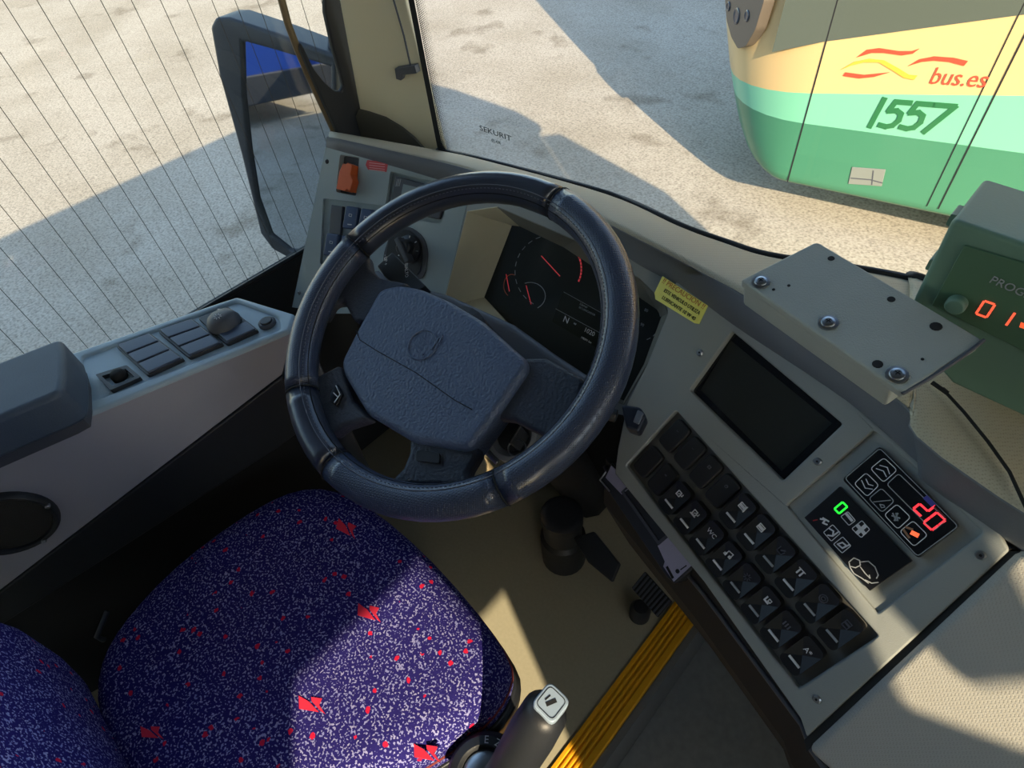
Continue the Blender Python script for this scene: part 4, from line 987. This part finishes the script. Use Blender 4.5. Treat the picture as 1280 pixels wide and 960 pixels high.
def above(k0, ks):
    # 1 where b > k0 + ks*a
    vec = V((0, 0, 1)) - BF.x * ks; off = -BF.o.z + BF.x.dot(BF.o) * ks - k0
    m = nt.nodes.new('ShaderNodeMath'); m.operation = 'GREATER_THAN'; nt.links.new(vdot(vec, off), m.inputs[0]); m.inputs[1].default_value = 0; return m.outputs[0]
def cmix(f, a, b):
    n = nt.nodes.new('ShaderNodeMix'); n.data_type = 'RGBA'; nt.links.new(f, n.inputs[0])
    for i, x in ((6, a), (7, b)):
        if isinstance(x, tuple): n.inputs[i].default_value = (*lin([q / 255 for q in x]), 1)
        else: nt.links.new(x, n.inputs[i])
    return n.outputs[2]
c_ = cmix(above(.372, .035), (66, 126, 98), (116, 186, 154)); c_ = cmix(above(.556, .14), c_, (206, 178, 126)); nt.links.new(c_, pb.inputs['Base Color'])
# body shell: plan rings with a nose radius that grows with height
def busring(b, R, tuck=0):
    pts = []
    for k in range(9):
        t = PI / 2 * k / 8; pts.append((-.08 - R * math.sin(t), -R * (1 - math.cos(t)) - tuck))
    pts.append((-.08 - R, -1.25)); pts.append((-.08 - R * .7, -2.3)); pts.append((11, -2.45)); pts.append((11, -tuck)); pts.append((.9, -tuck))
    return [BF.w(a, b, h) for a, h in pts[::-1]]
br_ = [(-.03, .20, .03), (-.005, .24, .004), (.03, .33, 0), (.08, .40, 0), (.18, .49, 0), (.31, .57, 0), (.5, .67, 0), (.72, .76, 0), (1.0, .80, 0), (1.5, .78, 0), (2.2, .70, 0), (2.75, .6, 0), (2.9, .5, .15)]
bmobj('body_shell', rings_mesh([busring(*x) for x in br_]), liv, bus, smooth=False)
for p in bpy.data.objects['body_shell'].data.polygons: p.use_smooth = abs(p.normal.z) < .9 and p.area < .12
M_TINT = mat('tinted_glass', (84, 92, 84), .12)
prism('side_window', M_TINT, BF, [BF.l(965, 65), BF.l(1030, 52), BF.l(1280, 18), (1.6, 1.25), (1.6, 2.1), (-.28, 2.1)], -.002, .003, bus, local=True)
def bline(pts, w=.007, nm='panel_gap'):
    bm = bmesh.new(); stroke(bm, BF, pts, w, 0, .0035); return bmobj(nm, bm, M_SOOT, bus)
bline([(-.0747, -.01), (-.0747, 2.4)]); bline([(.715, .02), (.715, 2.4)], .005); bline([(.775, .02), (.775, 2.4)], .007)
hat = prism('fuel_flap', mat('flap_grey', (122, 128, 122), .5), BF, [(1065, 209), (1107, 212), (1102, 233), (1060, 230)], 0, .006, bus, bevel=.002)
bm = bmesh.new(); stroke(bm, BF, [BF.l(1064, 222), BF.l(1088, 224), BF.l(1103, 228)], .006, .006, .0075); stroke(bm, BF, [BF.l(1092, 213), BF.l(1090, 230)], .006, .006, .0075); bmobj('flap_lines', bm, M_DGREY, hat)
def z8(*pts): return [(880 + x / 3.2, y_ / 3.2) for x, y_ in pts]
prism('logo_wave', M_LRED, BF, z8((610, 230), (650, 200), (700, 193), (780, 205), (830, 205), (862, 195), (835, 215), (790, 222), (720, 212), (670, 212)), 0, .004, bus)
prism('logo_wave', M_LRED, BF, z8((815, 265), (860, 238), (920, 226), (1000, 232), (1056, 245), (1040, 264), (980, 248), (920, 243), (870, 248)), 0, .004, bus)
prism('logo_wave', M_LRED, BF, z8((565, 290), (640, 300), (690, 295), (742, 290), (680, 308), (620, 314), (555, 304)), 0, .004, bus)
prism('logo_wave', M_LYEL, BF, z8((545, 280), (600, 248), (660, 236), (720, 242), (780, 275), (820, 300), (853, 303), (840, 320), (800, 312), (750, 280), (700, 250), (640, 250), (590, 262)), 0, .0045, bus)
p0, p1 = BF.l(*z8((890, 340))[0]), BF.l(*z8((1120, 358))[0])
lettering('bus_lettering', 'bus.es', M_LRED, BF, p0[0], p0[1] + .045, .118, .004, bus, rot=math.atan2(p1[1] - p0[1], p1[0] - p0[0]), bold=.0, align='LEFT', shear=.15, sx=.86)
# fleet number 1557
n0, n1 = BF.l(*z8((648, 505))[0]), BF.l(*z8((925, 532))[0]); hgt = BF.l(*z8((683, 388))[0])[1] - n0[1]
nrot = math.atan2(n1[1] - n0[1], n1[0] - n0[0]); NFm = Frame(BF.w(*n0), BF.n, BF.x * math.cos(nrot) + BF.y * math.sin(nrot))
DG = {'1': [[(.12, 0), (.12, 1)]], '5': [[(.62, .93), (.16, .93), (.10, .60), (.34, .64), (.52, .54), (.56, .32), (.46, .12), (.28, .06), (.05, .10)]], '7': [[(0, .93), (.60, .93), (.16, 0)]]}
bm = bmesh.new(); hN = hgt * .97
for ch, x0 in (('1', 0), ('5', .34), ('5', 1.0), ('7', 1.66)):
    for ln in DG[ch]: stroke(bm, NFm, [((x0 + x) * hN * 1.0 + y_ * hN * .22, y_ * hN + .0) for x, y_ in ln], hN * .17, 0, .004)
bmobj('fleet_number', bm, M_DGREEN, bus)
# headlamp cluster on the rounded corner
th = math.radians(50); Rn = .78
NF = Frame(BF.w(-.08 - Rn * math.sin(th), .9, -Rn * (1 - math.cos(th))), BF.n * math.cos(th) - BF.x * math.sin(th), BF.x * math.cos(th) + BF.n * math.sin(th))
hp = [(904, -40), (906, 0), (908, 25), (914, 47), (922, 61), (932, 58), (944, 37), (955, 0), (958, -40)]
hd = prism('headlamp_cluster', mat('lamp_housing', (92, 84, 74), .4), NF, hp, -.06, .005, bus, r=.02, bevel=.003)
for (u, v, r_) in ((921, 20, .05), (934, 20, .035), (911, 8, .03), (925, -18, .05)):
    a_, b_ = NF.l(u, v, .005); lathe('lamp', mat('lamp_glass', (50, 58, 70), .1), NF, a_, b_, [(r_ * .9, -.01), (r_ * .9, .009), (r_ * .7, .013), (r_ * .4, .008)], hd, 20)
for wx in (1.9, 7.5):
    WFm = Frame(BF.w(wx, -.30 + .48, .01), BF.n, BF.x); lathe('wheel', M_RUBBER, WFm, 0, 0, [(.48, -.25), (.48, 0), (.3, .01), (.28, -.05), (.05, -.04)], bus, 32)
def refl(u, v, z):
    q = MF.p(u, v); d = (q - CAM).normalized(); r_ = d - MF.n * 2 * d.dot(MF.n); return q, r_, q + r_ * ((z - q.z) / r_.z) if r_.z < 0 else None
q, r_, hit = refl(345, 152, GZ)
dh = V((r_.x, r_.y, 0)).normalized(); sd_ = V((-dh.y, dh.x, 0))
bb = thing('parked_bus', 'blue bus parked behind, seen in the exterior mirror', 'bus', tuple(hit))
BBF = Frame(V((hit.x, hit.y, GZ)), -dh * 1.0 + sd_ * .5, -sd_ - dh * .5)
prism('body', M_BLUE, BBF, rnd([(-1.25, .3), (1.25, .3), (1.25, 3.1), (-1.25, 3.1)], .15), -7, 0, bb, local=True, bevel=.06)
prism('windscreen', M_TINT, BBF, rnd([(-1.1, 1.2), (.7, 1.2), (.7, 2.8), (-1.1, 2.8)], .1), 0, .02, bb, local=True)
prism('bumper', M_DGREY, BBF, [(-1.2, .28), (1.2, .28), (1.2, .65), (-1.2, .65)], 0, .06, bb, local=True, bevel=.02)
for sx in (-.95, .95):
    lathe('headlamp', M_WHITE, BBF, sx, .85, [(.12, 0), (.12, .03), (.06, .05)], bb, 20)
    lathe('wheel', M_RUBBER, Frame(BBF.w(sx * 1.3, .48, -2), BBF.x * (1 if sx > 0 else -1), BBF.n), 0, 0, [(.48, -.28), (.48, 0), (.3, .01)], bb, 24)

# ================================================================= camera, light, world
cam = bpy.data.cameras.new('camera'); cam.sensor_width = 36; cam.lens = FPX / 1280 * 36; cam.clip_start = .02; cam.clip_end = 400
co = bpy.data.objects.new('camera', cam); COL.objects.link(co); SC.camera = co
rt, dn, fw = RW
m4 = Matrix((rt, -dn, -fw)).transposed().to_4x4(); m4.translation = CAM; co.matrix_world = m4
SUN = V((-4.9, 3.15, -3.2)).normalized()
sl_ = bpy.data.lights.new('sun', 'SUN'); sl_.energy = 7.5; sl_.angle = math.radians(.4); sl_.color = (1.0, .80, .56)
so_ = bpy.data.objects.new('sun', sl_); COL.objects.link(so_); so_.rotation_euler = SUN.to_track_quat('-Z', 'Y').to_euler(); so_.location = (6, -5, 8)
wd = bpy.data.worlds.new('sky'); SC.world = wd; wd.use_nodes = True; nt = wd.node_tree; bg = nt.nodes['Background']
sky = nt.nodes.new('ShaderNodeTexSky'); sky.sky_type = 'NISHITA'; sky.sun_disc = False; sky.sun_elevation = math.radians(28); sky.sun_rotation = math.atan2(-SUN.x, -SUN.y)
sky.air_density = 1.2; sky.dust_density = 1.0
nt.links.new(sky.outputs[0], bg.inputs[0]); bg.inputs[1].default_value = 0.35
SC.view_settings.view_transform = 'Standard'; SC.view_settings.look = 'None'; SC.view_settings.gamma = 1.0; SC.view_settings.use_curve_mapping = False
SC.view_settings.exposure = 0.38
